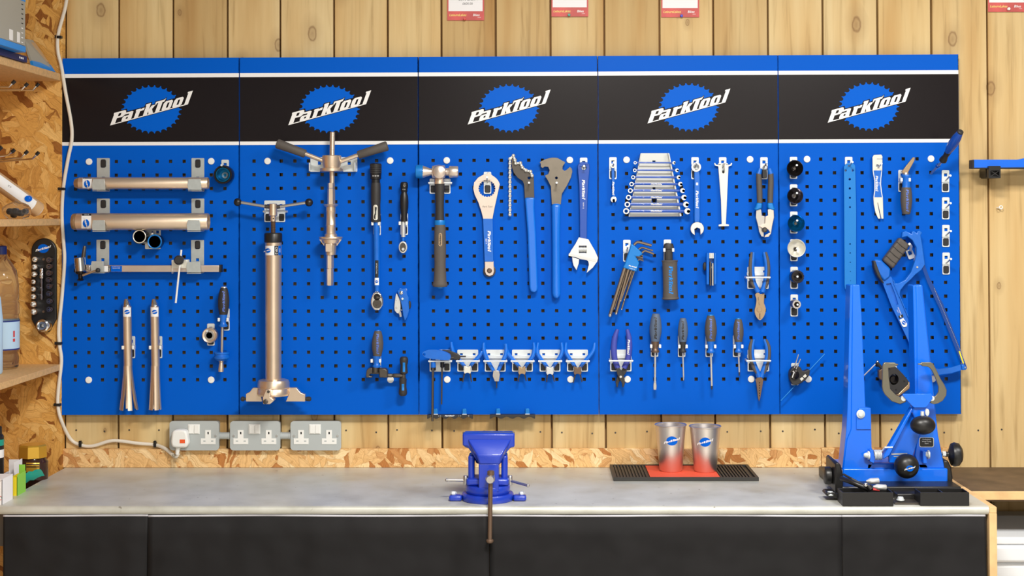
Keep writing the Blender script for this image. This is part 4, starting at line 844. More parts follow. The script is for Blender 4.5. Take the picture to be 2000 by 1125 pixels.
pliers('snap_ring_pliers', 'snap-ring pliers with silver head between two bronze-headed ones', [(1284, 250), (1274, 340), (1300, 400), (1340, 450), (1378, 500)], [(1518, 250), (1524, 330), (1504, 390), (1464, 446), (1426, 500)], 'dip', 0, snap(1401, 532, 38, 44), 'silver', [[(1375, 574), (1368, 645)], [(1430, 574), (1446, 642)]], 'gun', r=19)
pliers('snap_ring_pliers', 'bronze-headed snap-ring pliers hiding a white screw cap', [(1564, 250), (1560, 340), (1590, 400), (1626, 450), (1658, 500)], [(1848, 252), (1838, 320), (1800, 380), (1750, 436), (1702, 498)], 'dip', 0, snap(1678, 532, 40, 44), 'brown', [[(1652, 574), (1634, 655)], [(1706, 574), (1722, 646)]], 'gun', r=19)
D = .036
t = T('hex_wrench', 'blue P-handled hex wrench with long dark shaft', 'hex wrench', None, (232, 1035, D))
O('handle', gplate(sm([(126, 365), (140, 342), (190, 324), (280, 326), (370, 352), (408, 380), (404, 418), (360, 426), (250, 418), (160, 400)], 3), .038, .058, [circ(146, 368, 14, 12)]), 'tblue', t, bev=.005, seg=3)
O('stub', gv(236, [(400, 24), (495, 26), (502, 20)], .041, 12), 'tblue', t); O('shaft', gv(233, [(498, 13), (1036, 12)], .041, 6, x1=228), 'gun', t); O('short_end', gh(400, [(400, 10), (442, 10)], .048, 6), 'gun', t)
t = T('hex_wrench', 'black P-handled hex wrench behind the blue one', 'hex wrench', None, (322, 875, .02))
O('handle', gplate(sm([(318, 334), (360, 328), (420, 336), (490, 372), (505, 400), (498, 424), (440, 424), (340, 400)], 3), .018, .032), 'gripb', t, bev=.004, seg=3)
O('stub', gv(326, [(395, 20), (495, 20), (502, 14)], .024, 12), 'black', t); O('shaft', gv(324, [(498, 9), (868, 8)], .024, 6, x1=319), 'gun', t); O('short_end', gh(390, [(500, 8), (562, 8)], .025, 6), 'gun', t)
# dark holder rails at the bottom edge
def rail(x0, x1, y0, teeth, label, txt, tabs):
    t = T('tool_rail', label, 'tool rail', None, ((x0 + x1) / 2, y0 + 40, .01)); n = 40; low = []
    for i in range(n + 1):
        x = x1 + (x0 - x1) * i / n; low.append((x, y0 + 30 + (10 * math.cos((x - x0) / (x1 - x0) * 2 * math.pi * teeth))))
    b = O('rail', gplate([(x0, y0), (x1, y0)] + low, .0006, .020), 'gripb', t, bev=.0008)
    for xa in tabs:
        O('tab', gplate([(xa - 18, y0 - 62), (xa + 18, y0 - 62), (xa + 22, y0 - 50), (xa + 24, y0), (xa - 20, y0)], .0006, .007), 'sky', t, bev=.001, label='blue hanging tab'); O('tab_foot', gplate(rect(xa - 20, y0 - 8, xa + 24, y0), .0072, .012), 'white', t)
    if txt:
        lettering((x0 + x1) / 2 - 6, y0 + 8, 86, .0206, t, 'white')
        text('sizes', '2  2.5', x0 + 125, y0 + 10, 9, 'white', t, d=.0206); text('sizes', '6', x0 + 32, y0 + 10, 9, 'white', t, d=.0206); text('sizes', '5   4', x1 - 130, y0 + 10, 9, 'white', t, d=.0206); text('sizes', '10', x1 - 42, y0 + 10, 9, 'white', t, d=.0206); text('sizes', '8', x0 + 275, y0 + 6, 9, 'white', t, d=.0206)
rail(175, 630, 974, 5, 'dark scalloped tool rail with white print on the panel bottom edge', True, (258, 546))
rail(800, 1253, 972, 4, 'plain dark scalloped tool rail on the panel bottom edge', False, (883, 1175))

# ================================================================== panel four
I1, I2, I3 = (1160, 280, 5.113), (1160, 440, 5.113), (1160, 590, 5.113)
fr(*I1)
def forkend(cx, cy, r, ang, mouth):       # open wrench jaw outline, mouth direction ang
    o = []
    for a in np.linspace(.5, 2 * math.pi - .5, 18): o.append((cx + r * math.cos(ang + a), cy + r * math.sin(ang + a)))
    ca, sa = math.cos(ang), math.sin(ang)
    def L(u, v): return (cx + u * ca - v * sa, cy + u * sa + v * ca)
    return o + [L(r * .95, -mouth), L(r * .05, -mouth), L(-r * .15, 0), L(r * .05, mouth), L(r * .95, mouth)]
hook(190, 138, 'hook holding the tiny blue combination wrench')
t = T('combination_wrench', 'tiny blue and chrome combination wrench on its own hook', 'wrench', None, (195, 600, .02))
O('ring_end', gplate(circ(190, 224, 22, 20), .010, .018, [circ(190, 224, 12, 12)]), 'chrome', t, bev=.0006)
h = O('shank', gplate([(176, 242), (204, 242), (206, 300), (213, 540), (182, 540), (176, 300)], .011, .017), 'tblue', t, bev=.0015); lettering(194, 450, 130, .02, t, 'white', math.pi / 2, [h])
O('open_end', gplate(forkend(197, 560, 32, math.pi / 2 - .1, 10), .010, .018), 'chrome', t, bev=.0008)
# wrench rack
t = T('wrench_rack', 'pale trapezoid wrench rack holding eight blue combination wrenches', 'wrench rack', None, (610, 732, 0))
O('back_plate', gplate([(472, 97), (740, 97), (858, 730), (354, 732)], .0006, .012, [rect(585, 172, 614, 190), rect(587, 440, 614, 458), rect(576, 552, 628, 592)]), 'tray', t, bev=.0008)
O('side_flange', gplate([(740, 95), (754, 100), (876, 726), (858, 731)], .0006, .026), 'tray', t, bev=.0005); O('side_flange', gplate([(466, 99), (474, 97), (356, 732), (347, 732)], .0006, .020), 'tray', t, bev=.0005)
lx = [412, 408, 392, 376, 364, 346, 334, 322]; rx = [800, 830, 846, 864, 886, 900, 920, 934]; wy = [192, 267, 337, 405, 470, 538, 608, 675]
sz = ['topmost and smallest', 'second from the top', 'third from the top', 'fourth from the top', 'fourth from the bottom', 'third from the bottom', 'second from the bottom', 'lowest and largest']
for i in range(8):
    y = wy[i]; r = 16 + i * 2.1; D = .030; hw = 8 + i * 1.1
    t = T('rack_wrench', 'blue and chrome combination wrench in the pale rack, ' + sz[i], 'wrench', 'wrenches in the pale rack', ((lx[i] + rx[i]) / 2, y + hw, D))
    h = O('shank', gh(y, [(lx[i] + r * .6, hw * .8), (lx[i] + r * 1.6, hw), (rx[i] - r * 2.2, hw), (rx[i] - r * .8, hw * .8)], D, 12, fy=.55, y1=y + 2), 'navy', t)
    O('ring_end', gplate(circ(lx[i], y + 2, r, 20), D - .006, D + .006, [circ(lx[i], y + 2, r * .55, 12)]), 'chrome', t, bev=.0012)
    O('open_end', gplate(forkend(rx[i], y + 2, r * 1.05, .25, r * .4), D - .005, D + .005), 'chrome', t, bev=.001)
    if i > 2: lettering(625, y + 1, 110, .05, t, 'silver', 0, [h]); text('size', str(8 + i), 495, y + 1, 10, 'silver', t, objs=[h])
# large combination wrench
hook(1010, 138, 'hook through the ring of the large combination wrench')
t = T('combination_wrench', 'large blue and chrome combination wrench hanging beside the rack', 'wrench', None, (1035, 950, .02))
O('ring_end', gplate(circ(1022, 236, 49, 28), .008, .022, [circ(1022, 236, 29, 12)]), 'chrome', t, bev=.002)
h = O('shank', gplate([(1004, 276), (1050, 276), (1060, 330), (1060, 760), (1050, 800), (1010, 800), (1002, 760), (1002, 330)], .010, .020), 'tblue', t, bev=.002); O('shank_rib', gplate(rrect(1012, 340, 1050, 760, 16), .0202, .0208), 'tblue', t); lettering(1031, 560, 170, .03, t, 'white', math.pi / 2, [h], .0014); O('size_mark', gface(rect(1020, 392, 1040, 418), .0212), 'white', t)
O('open_end', gplate(forkend(1032, 852, 70, math.pi / 2 - .08, 26), .007, .022), 'chrome', t, bev=.003)
# white chain gauge
hook(1286, 138, 'hook through the slot of the white flat gauge')
t = T('flat_gauge', 'ivory flat gauge with curled horns at its top and a foot bar', 'gauge', None, (1296, 830, .01))
O('blade', gplate([(1200, 196), (1212, 196), (1218, 210), (1240, 214), (1244, 198), (1336, 198), (1340, 214), (1362, 210), (1370, 194), (1382, 198), (1376, 220), (1344, 232), (1330, 560), (1318, 806), (1350, 810), (1350, 826), (1245, 828), (1245, 812), (1276, 806), (1268, 560), (1244, 262), (1242, 230), (1206, 220)], .008, .013, [rrect(1281, 210, 1304, 300, 10)]), 'ivory', t, bev=.0007)
# cable cutters
hook(1698, 138, 'hook through the wire loop of the cable cutters')
t = T('cable_cutters', 'cable cutters with charcoal grips, blue flares and broad steel jaws', 'cutters', None, (1708, 938, .03)); D = .024
O('loop', gt([(1690, 262, D), (1690, 235, D + .004), (1712, 218, D + .006), (1732, 235, D + .004), (1726, 262, D)], 5, 8, 4), 'steel', t); O('latch', gplate([(1684, 262), (1726, 262), (1730, 340), (1704, 350), (1682, 338)], D - .006, D + .006), 'black', t, bev=.001)
for s in (-1, 1):
    O('grip_top', gt([(1706 + s * 46, 250, D), (1706 + s * 60, 306, D)], [22, 28], 12), 'tblue', t)
    O('grip', gt([(1706 + s * 60, 300, D), (1708 + s * 58, 400, D), (1708 + s * 54, 500, D), (1708 + s * 52, 596, D)], [27, 29, 29, 27], 14, 4), 'grip', t)
    O('flare', gplate([(1708 + s * 25, 594), (1708 + s * 80, 592), (1708 + s * 92, 636), (1708 + s * 112, 658), (1708 + s * 80, 672), (1708 + s * 28, 650)], D - .010, D + .010), 'sky', t, bev=.004)
O('jaw', gplate([(1620, 668), (1640, 655), (1672, 660), (1678, 720), (1708, 728), (1708, 810), (1690, 830), (1700, 935), (1672, 930), (1648, 880), (1640, 830), (1616, 740)], D - .006, D + .001), 'steel', t, bev=.001)
O('jaw', gplate([(1735, 660), (1772, 655), (1796, 668), (1800, 740), (1780, 830), (1770, 900), (1745, 935), (1702, 938), (1712, 915), (1760, 890), (1740, 860), (1690, 850), (1650, 830), (1708, 800), (1712, 730), (1738, 720)], D + .001, D + .008), 'pinks', t, bev=.001)
O('pivot_bolt', gd(1708, 863, [(D + .0082, 26), (D + .011, 26), (D + .013, 16)], 20), 'gun', t)
# hex key set
fr(1180, 460, 7.03)
hook(312, 58, 'hook holding the fan of hex keys')
t = T('hex_key_set', 'fan of bronzed hex keys in a bright blue plastic holder', 'hex keys', None, (200, 1095, .03)); D = .03
hb = O('holder', gplate([(372, 108), (430, 150), (522, 236), (528, 262), (480, 290), (430, 285), (485, 375), (446, 500), (256, 442), (290, 372), (322, 270), (352, 180)], D - .008, D + .010), 'sky', t, bev=.0025); lettering(392, 425, 108, .06, t, 'white', .25, [hb]); text('model_text', 'HXS-1.2', 385, 458, 16, 'white', t, objs=[hb], ang=.25)
ends = [((275, 468), (80, 1095), 25, [(410, 130), (440, 100), (480, 92), (650, 138)]), ((305, 470), (135, 1000), 17, [(470, 195), (500, 172), (540, 168), (668, 208)]), ((330, 475), (165, 1068), 20, [(520, 240), (545, 218), (575, 214), (682, 254)]), ((345, 480), (188, 955), 15, [(390, 270), (410, 250), (440, 250), (532, 278)]), ((370, 488), (228, 896), 13, [(410, 296), (425, 284), (450, 284), (532, 306)]), ((392, 492), (240, 1012), 12, [(430, 320), (450, 308), (470, 308), (534, 326)]), ((412, 496), (276, 886), 11, [(460, 344), (480, 332), (500, 334), (540, 352)])]
for i, (a, b, r, l) in enumerate(ends):
    dd = D + (-.005 if i % 2 else .004)
    O('hex_key', gt([(a[0] - (b[0] - a[0]) * .04, a[1] - (b[1] - a[1]) * .04, dd), (b[0], b[1], dd)], r, 6), 'keys', t); O('key_elbow', gt([(x, y, dd + .002) for x, y in l], r * .8, 6, 5), 'keys', t); O('ball_tip', gball(b[0], b[1], dd, r * 1.02, n=10), 'steel', t)
# rubber grip tool
D = .032
t = T('bushing_driver', 'fat charcoal grip tool with flanged ends and blue lettering', 'driver', None, (905, 880, D))
O('head', gv(886, [(108, 52), (120, 62), (160, 72), (182, 72), (192, 54), (340, 56)], D, 10, fy=.7), 'gripb', t)
g = O('grip', gv(900, [(336, 84), (342, 112), (352, 114), (360, 106), (420, 102), (600, 100), (740, 100), (820, 106), (846, 106), (856, 116), (868, 118), (880, 100)], D, 26, fy=.75, x1=912), 'grip', t); lettering(916, 610, 370, .08, t, 'sky', math.pi / 2, [g])
clip(886, 200, 60, 'spring clip around the neck of the charcoal grip tool', .038)
# folding hex set
fr(*I2)
hook(1172, 320, 'hook behind the blue folding hex set', .012, .002)
t = T('folding_hex_set', 'blue folding hex wrench set with coiled blades at its top', 'hex set', None, (1175, 610, .02)); D = .022
for x0, x1 in ((1124, 1152), (1198, 1226)): O('side_plate', gplate(rrect(x0, 274, x1, 596, 12), D - .010, D + .012), 'tblue', t, bev=.003)
for i in range(5): O('blade_root', gplate(rrect(1153 + i * 9, 276, 1160 + i * 9, 330, 3), D - .008, D + .010), 'chrome', t)
O('blade', gplate(rrect(1156, 364, 1172, 604, 4), D - .006, D + .008), 'gun', t, bev=.001); O('blade', gplate(rrect(1178, 378, 1196, 604, 4), D - .006, D + .006), 'steel', t, bev=.001); O('spine', gplate(rect(1150, 330, 1200, 596), D - .010, D - .007), 'tblue', t); O('thumb_pad', gball(1108, 410, D - .004, 22, 44, 20), 'gripb', t)
# diagonal cutters, needle-nose pliers: two-tone handles
def tongs(nm, label, cat, LH, RH, jawpts, jm, bpts, D=.027, cm='tblue', cut=()):
    t = T(nm, label, cat, None, (jawpts[0][0], max(p[1] for p in jawpts), D))
    for H, s in ((LH, -1), (RH, 1)):
        O('handle', gt([(x - s * 7, y, D + .001) for x, y in H], [15, 22, 21, 23, 28], 12, 5), cm, t)
        O('handle_pad', gt([(x + s * 13, y, D + .003) for x, y in H[:-1]] + [(H[-1][0] + s * 12, H[-1][1] - 30, D + .003)], [11, 19, 18, 20, 14], 10, 5), 'grip', t, label='charcoal outer pad')
    O('jaw', gplate(jawpts, D - .003, D + .008, cut), jm, t, bev=.0 if cut else .002)
    O('jaw', gplate(bpts, D - .012, D - .0035), jm, t, bev=.001)
    return t
pbracket(1532, 415, 1745, 635, 518, 'zinc bracket holding the diagonal cutters', group='single pliers brackets')
t = tongs('diagonal_cutters', 'diagonal cutters with blue and charcoal handles and bronzed jaws', 'pliers', [(1588, 268), (1578, 360), (1576, 460), (1590, 570), (1632, 665)], [(1704, 268), (1724, 360), (1730, 460), (1716, 570), (1690, 665)], sm([(1612, 690), (1650, 676), (1680, 740), (1712, 815), (1714, 860), (1694, 915), (1657, 948), (1622, 912), (1605, 855), (1618, 800), (1624, 740)], 3), 'jaw', [(1650, 690), (1705, 680), (1700, 760), (1700, 880), (1655, 930), (1640, 800)], cut=[rect(1654, 880, 1660, 936)])
text('stamp', 'PARK TOOL', 1645, 760, 11, 'gun', t, d=.0354, ang=math.pi / 2 - .15); O('pivot', gd(1652, 842, [(.0352, 26), (.0365, 24)], 20), 'jaw', t)
fr(*I3)
pbracket(163, 475, 375, 692, 582, 'zinc bracket holding the purple-handled pliers', group='single pliers brackets')
D = .027
t = T('link_pliers', 'purple-handled link pliers with black stubby jaws', 'pliers', None, (265, 850, D))
hh = []
for H in ([(236, 272), (208, 360), (198, 460), (208, 570), (240, 660)], [(332, 272), (350, 360), (352, 460), (338, 570), (300, 660)]): hh.append(O('handle', gt([(x, y, D) for x, y in H], [17, 28, 31, 29, 26], 14, 5), 'purple', t))
lettering(346, 450, 145, .06, t, 'white', math.pi / 2 + .05, [hh[1]])
O('jaw', gplate([(220, 655), (250, 650), (285, 700), (305, 760), (312, 810), (296, 852), (284, 852), (280, 810), (255, 770), (232, 720)], D - .001, D + .007), 'gripb', t, bev=.001); O('jaw', gplate([(300, 645), (340, 640), (325, 700), (290, 750), (250, 800), (238, 852), (226, 850), (216, 800), (235, 740), (270, 690)], D - .009, D - .0015), 'gripb', t, bev=.001); O('pivot', gd(268, 747, [(D + .0072, 14), (D + .0095, 12)], 16), 'chrome', t)
pbracket(1535, 475, 1750, 692, 582, 'zinc bracket holding the needle-nose pliers', group='single pliers brackets')
t = tongs('needle_nose_pliers', 'needle-nose pliers with blue and charcoal handles', 'pliers', [(1592, 372), (1574, 450), (1576, 550), (1606, 650), (1646, 748)], [(1706, 372), (1734, 450), (1734, 550), (1708, 650), (1678, 748)], [(1618, 770), (1640, 752), (1672, 752), (1692, 775), (1680, 850), (1660, 960), (1650, 990), (1640, 960), (1628, 850)], 'brown', [(1625, 760), (1685, 760), (1672, 860), (1650, 980), (1636, 860)], cut=[rect(1650, 800 + i * 26, 1657, 812 + i * 26) for i in range(6)])
# screwdrivers
def driver(x, ytop, ycol, yend, ytip, r, gm, cap, cm, sr, x1, xt, label, blade, lets):
    t = T('screwdriver', label, 'screwdriver', 'screwdrivers in a row', (xt, ytip, .03)); D = .032
    grip(t, x, ytop, ycol, r, gm, cap, D, x1=x1, lets=lets, w=.82, ang=-math.pi / 2)
    collar(t, x1, ycol, yend, r * .72, cm, D)
    O('shaft', gv(x1, [(yend - 4, sr), (ytip - 70 if blade else ytip - 40, sr)], D, 12, x1=xt), 'rod', t)
    if blade: O('blade', gplate([(xt - sr, ytip - 82), (xt + sr, ytip - 82), (xt + 16, ytip - 40), (xt + 14, ytip), (xt - 14, ytip), (xt - 16, ytip - 40)], D - .002, D + .002), 'steel', t, bev=.0005)
    else: O('tip', gv(xt, [(ytip - 44, sr), (ytip - 14, sr * .8), (ytip, sr * .25)], D, 8), 'gun' if cap == 'sky' else 'rod', t)
    clip((x + x1) / 2, (ycol + yend) / 2 - 8, r * .72, 'spring clip gripping ' + label.split(' with')[0].replace('screwdriver', 'screwdriver') + ' by its collar', .036)
driver(620, 116, 392, 506, 876, 61, 'gripg', None, 'brown', 11, 612, 610, 'large blue-grey handled flat screwdriver with wide blade', True, 'gripb')
driver(890, 160, 396, 506, 784, 50, 'gripg', None, 'gripb', 8, 888, 895, 'small blue-grey handled screwdriver with thin shaft', False, 'gripb')
driver(1166, 134, 390, 512, 876, 60, 'grip', 'sky', 'tblue', 11, 1168, 1177, 'large charcoal handled screwdriver with blue collar and dark tip', False, 'ltr')
driver(1442, 168, 396, 506, 740, 52, 'grip', 'sky', 'tblue', 8, 1444, 1452, 'small charcoal handled screwdriver with blue collar and short shaft', False, 'ltr')

# ================================================================== panel five
J1, J2, J3 = (1510, 270, 5.113), (1510, 440, 5.113), (1510, 620, 5.113)
fr(*J1)
socks = [(204, 185, 220, 300, 82, 'bchrome', 'black', 'large glossy black socket, topmost of the column'), (205, 460, 222, 575, 80, 'dsteel', 'dark grey polished steel', 'dark polished steel bell socket below the black one'),
 (207, 731, 232, 850, 85, 'teal', 'metallic blue', 'metallic blue bell socket'), (208, 1008, 235, 1098, 92, 'ivory', 'pale', 'pale satin cup socket, widest of the column'),
 (210, 1284, 246, 1384, 62, 'bchrome', 'ridged black', 'ridged black hollow socket'), (211, 1560, 236, 1660, 44, 'brown', 'small dark steel', 'smallest socket of the column with hexagonal mouth')]
for i, (hx, hy, cx, cy, r, m, hn, label) in enumerate(socks):
    hook(hx, hy, 'hook carrying the ' + hn + ' socket', .05, .004)
    t = T('freewheel_socket', label, 'socket', 'sockets in a column', (cx, cy + r, .03))
    if i in (0, 1, 2): O('bell', gd(cx, cy, [(.008, r * .4), (.014, r * .55), (.024, r * .86), (.036, r), (.040, r), (.0415, r * .97), (.040, r * .92), (.034, r * .82), (.026, r * .56), (.020, r * .26), (.0195, 0)], 36), m, t)
    elif i == 3:
        O('bell', gd(cx, cy, [(.010, r * .4), (.02, r * .5), (.034, r * .96), (.040, r), (.043, r * .97), (.042, r * .9), (.034, r * .84), (.026, r * .5), (.024, r * .2), (.0235, 0)], 36), m, t); O('bore', gd(cx - 12, cy + 8, [(.0265, 20), (.028, 20), (.028, 12), (.0265, 11)], 16), 'gun', t)
    else:
        O('body', gd(cx, cy, [(.008, r * .9), (.010, r), (.046, r), (.049, r * .94), (.049, r * .72), (.02, r * .62), (.02, 0)], 32 if i == 4 else 6 * 4), m, t)
        if i == 4: O('ridges', gjoin(*[gplate(circ(cx + r * math.cos(a), cy + r * math.sin(a), 5, 6), .012, .047) for a in np.linspace(0, 2 * math.pi, 25)[:-1]]), 'bchrome', t)
        else: O('mouth', gplate(circ(cx, cy, r * .97, 20), .0492, .052, [circ(cx, cy, r * .66, 6)]), 'steel', t)
    if i < 3: O('drive_nut', gd(cx - 6, cy + 2, [(.0205, r * .2), (.026, r * .18)], 6), 'gun', t)
for i, (x, y) in enumerate(((1722, 318), (1724, 590), (1726, 865), (1728, 1141))):
    hook(x, y, 'empty zinc peg hook near the panel edge, ' + ['topmost of four', 'second of four from the top', 'third of four from the top', 'lowest of four'][i], .046, .012, 'empty peg hooks')
# long blue strip
hook(755, 185, 'hook through the top of the long blue strip')
t = T('ruler_strip', 'long sky-blue metal strip with a row of small holes', 'strip gauge', None, (768, 1519, .01))
hs = [circ(725, 322, 11, 12), circ(795, 322, 11, 12)] + [circ(765 + i, y, 12 - i * 1.1, 12) for i, y in enumerate((410, 502, 595, 688, 1056, 1146, 1239, 1331, 1422))] + [circ(755, 275, 9, 10)]
O('strip', gplate([(708, 285), (722, 262), (742, 250), (795, 250), (815, 265), (820, 285), (829, 700), (828, 1470), (822, 1510), (800, 1524), (745, 1524), (720, 1505), (714, 1470), (710, 700)], .010, .015, hs), 'sky', t, bev=.0006)
# white and blue flat bar
hook(1042, 200, 'hook behind the ivory and blue flat bar', .045, .012)
t = T('rotor_fork', 'flat ivory bar with blue printed waist and long slit at its foot', 'flat bar', None, (1055, 803, .01))
top = [(994, 320), (993, 190), (1006, 166), (1080, 163), (1092, 180), (1092, 230), (1050, 230), (1050, 234), (1092, 234), (1090, 320)]
b = O('bar', gplate([(994, 318), (993, 190), (1006, 166), (1080, 163), (1092, 180), (1092, 204), (1036, 204), (1036, 209), (1092, 209), (1090, 318), (1080, 400), (1078, 460), (1086, 530), (1096, 592), (1102, 803), (1082, 804), (1046, 642), (1042, 644), (1072, 803), (1050, 803), (1022, 740), (1006, 660), (1002, 592), (1012, 520), (1012, 420), (1000, 360)], .009, .0135, [circ(1042, 275, 15, 12)]), 'ivory', t, bev=.0005)
O('blue_waist', gface([(995, 320), (1089, 320), (1079, 400), (1077, 460), (1085, 530), (1095, 592), (1003, 592), (1013, 520), (1013, 420), (1001, 360)], .0139), 'white', t); O('waist_print', gface([(1003, 322), (1082, 322), (1072, 400), (1070, 460), (1077, 530), (1087, 590), (1011, 590), (1020, 520), (1020, 420), (1009, 360)], .0142), 'tblue', t); lettering(1036, 452, 150, .0147, t, 'white', math.pi / 2); text('model_text', 'DT-2', 1058, 455, 10, 'white', t, d=.0147, ang=math.pi / 2)
# utility blade tool
D = .03
t = T('rubber_handled_blade', 'bronze-bladed tool with blue collar and charcoal handle pointing down', 'blade tool', None, (1330, 760, D))
O('blade', gplate([(1284, 335), (1340, 262), (1396, 190), (1418, 192), (1412, 225), (1360, 320), (1345, 350), (1300, 352)], D - .003, D + .004), 'jaw', t, bev=.001); O('ferrule', gv(1325, [(345, 30), (362, 34), (372, 34)], D, 16), 'steel', t)
O('collar', gv(1330, [(364, 44), (372, 48), (390, 46), (402, 40), (430, 40), (470, 38), (494, 42)], D, 20), 'tblue', t)
g = O('grip', gv(1330, [(492, 46), (540, 54), (620, 58), (690, 50), (740, 42), (758, 36), (762, 26)], D, 24), 'grip', t); lettering(1342, 622, 215, .06, t, 'ltr', math.pi / 2, [g], hs=.8)
clip(1322, 415, 40, 'spring clip around the blue collar of the bronze-bladed tool', .038)
# screwdriver pushed into a hole
fr()
t = T('poked_screwdriver', 'blue-gripped screwdriver poked into a hole and leaning out past the panel edge', 'screwdriver', None, (1818, 340, .0))
O('shaft', gt([(1817.5, 340, -.004), (1842, 313, .055)], [2.6, 2.4], 10), 'steel', t); O('shaft_ring', gt([(1830.5, 325, .028), (1833, 322.5, .034)], 4.2, 12), 'navy', t)
O('collar', glathe((1840, 316, .052), (1852, 296, .078), [(0, 5), (.1, 7.6), (.25, 7.4), (.55, 5.2), (1, 6.6)], 16), 'black', t)
O('grip', glathe((1851, 297, .077), (1875, 259, .135), [(0, 6), (.15, 8), (.45, 9.6), (.75, 8.8), (1, 6.2)], 20), 'navy', t); O('end_cap', glathe((1874.6, 259.6, .134), (1877, 255.6, .140), [(0, 6.2), (.7, 6), (1, 4)], 16), 'gripb', t)
# hacksaw (outline in the J2 crop)
fr(*J2); D = .03
t = T('hacksaw', 'blue-framed hacksaw with ribbed charcoal grip hanging slantwise', 'hacksaw', None, (1600, 1460, D))
O('grip', gplate([(1270, 118), (1372, 200), (1200, 438), (1096, 350)], D - .012, D + .014), 'grip', t, bev=.006, seg=3)
for i in range(4):
    f = .2 + i * .2; a = (1270 + (1096 - 1270) * f, 118 + (350 - 118) * f); c = (1372 + (1200 - 1372) * f, 200 + (438 - 200) * f)
    O('grip_rib', gt([(a[0], a[1], D + .0135), ((a[0] + c[0]) / 2, (a[1] + c[1]) / 2 + 6, D + .0148), (c[0], c[1], D + .0135)], 4, 6), 'gripb', t)
O('handle_bow', gplate([(1284, 124), (1292, 70), (1326, 54), (1384, 88), (1384, 64), (1410, 56), (1436, 80), (1438, 60), (1466, 52), (1492, 74), (1474, 100), (1492, 200), (1518, 392), (1480, 450), (1424, 492), (1380, 540), (1320, 592), (1274, 650), (1262, 730), (1200, 580), (1250, 580), (1320, 545), (1376, 470), (1412, 370), (1432, 290), (1430, 220), (1392, 150), (1340, 110)], D - .009, D + .009), 'tblue', t, bev=.003)
O('front_block', gplate([(1004, 348), (1030, 338), (1080, 346), (1176, 436), (1172, 516), (1112, 562), (1066, 506), (1010, 420)], D - .012, D + .012), 'tblue', t, bev=.005); O('front_pad', gplate([(1000, 356), (1022, 352), (1082, 520), (1110, 580), (1092, 576), (1040, 500), (1008, 420)], D - .011, D + .0135), 'gripb', t, bev=.002)
BM = [(1066, 500), (1180, 515), (1262, 700), (1410, 1060), (1490, 1270), (1560, 1420), (1660, 1436), (1780, 1420), (1872, 1392), (1884, 1444), (1780, 1476), (1650, 1492), (1520, 1486), (1440, 1400), (1340, 1130), (1180, 800)]
O('beam', gjoin(gplate(BM, D - .006, D - .001), gplate(BM, D - .0009, D + .006, [[(1128, 585), (1176, 575), (1222, 690), (1252, 790), (1226, 800)]])), 'tblue', t)
O('beam_rim', gt([(1200, 545, D + .008), (1265, 710, D + .008), (1410, 1065, D + .008), (1490, 1270, D + .008)], 6, 6), 'tblue', t)
O('label', gface([(1262, 945), (1300, 925), (1338, 985), (1334, 1010), (1306, 1018), (1290, 1005)], D + .0085), 'white', t); emblem(1305, 972, 48, D + .0086, t, ang=-.9); O('label', gface([(1252, 905), (1292, 888), (1302, 912), (1262, 930)], D + .0085), 'ink', t); O('label_stripe', gface([(1264, 903), (1272, 900), (1282, 918), (1274, 922)], D + .0088), 'white', t)
text('model_text', 'HACKSAW', 1262, 856, 12, 'white', t, d=D + .0088, ang=math.pi / 2 - .4); text('model_text', 'SAW-1', 1244, 860, 9, 'white', t, d=D + .0088, ang=math.pi / 2 - .4)
O('blade', gplate([(1482, 408), (1512, 392), (1560, 520), (1700, 790), (1842, 1160), (1938, 1428), (1920, 1440), (1890, 1400), (1800, 1180), (1660, 830), (1540, 570)], D - .001, D + .001), 'copperblue', t); O('blade_teeth', gjoin(*[gface([(1560 + q * 368 + 2, 520 + q * 880), (1560 + q * 368 + 9, 520 + q * 880 + 8), (1560 + q * 368 + 4, 520 + q * 880 + 14)], D + .0014) for q in np.linspace(.12, .95, 50)]), 'steel', t)
O('blade_print', gface([(1852, 1258), (1866, 1256), (1906, 1374), (1896, 1388)], D + .0014), 'yellow', t)
O('blade_end', gplate([(1880, 1395), (1905, 1388), (1936, 1424), (1926, 1446), (1888, 1448)], D - .008, D + .010), 'tblue', t, bev=.002); O('tension_bolt', gjoin(gd(1440, 418, [(D + .0092, 12), (D + .011, 10)], 14), gd(1918, 1420, [(D + .0102, 8), (D + .012, 7)], 12)), 'chrome', t)
hk = T('bent_hook', 'bent zinc hook through the hacksaw handle', 'hook', None, (1370, 340, 0))
O('backplate', gplate([(1322, 256), (1384, 232), (1420, 312), (1408, 326), (1366, 342), (1354, 336)], .0006, .004, [[(1345, 262), (1376, 250), (1390, 288), (1358, 302)]]), 'zincw', hk, bev=.0004); O('arm', gt([(1372, 250, .004), (1378, 210, .03), (1362, 186, .05)], [14, 14, 12], 8), 'zincw', hk)
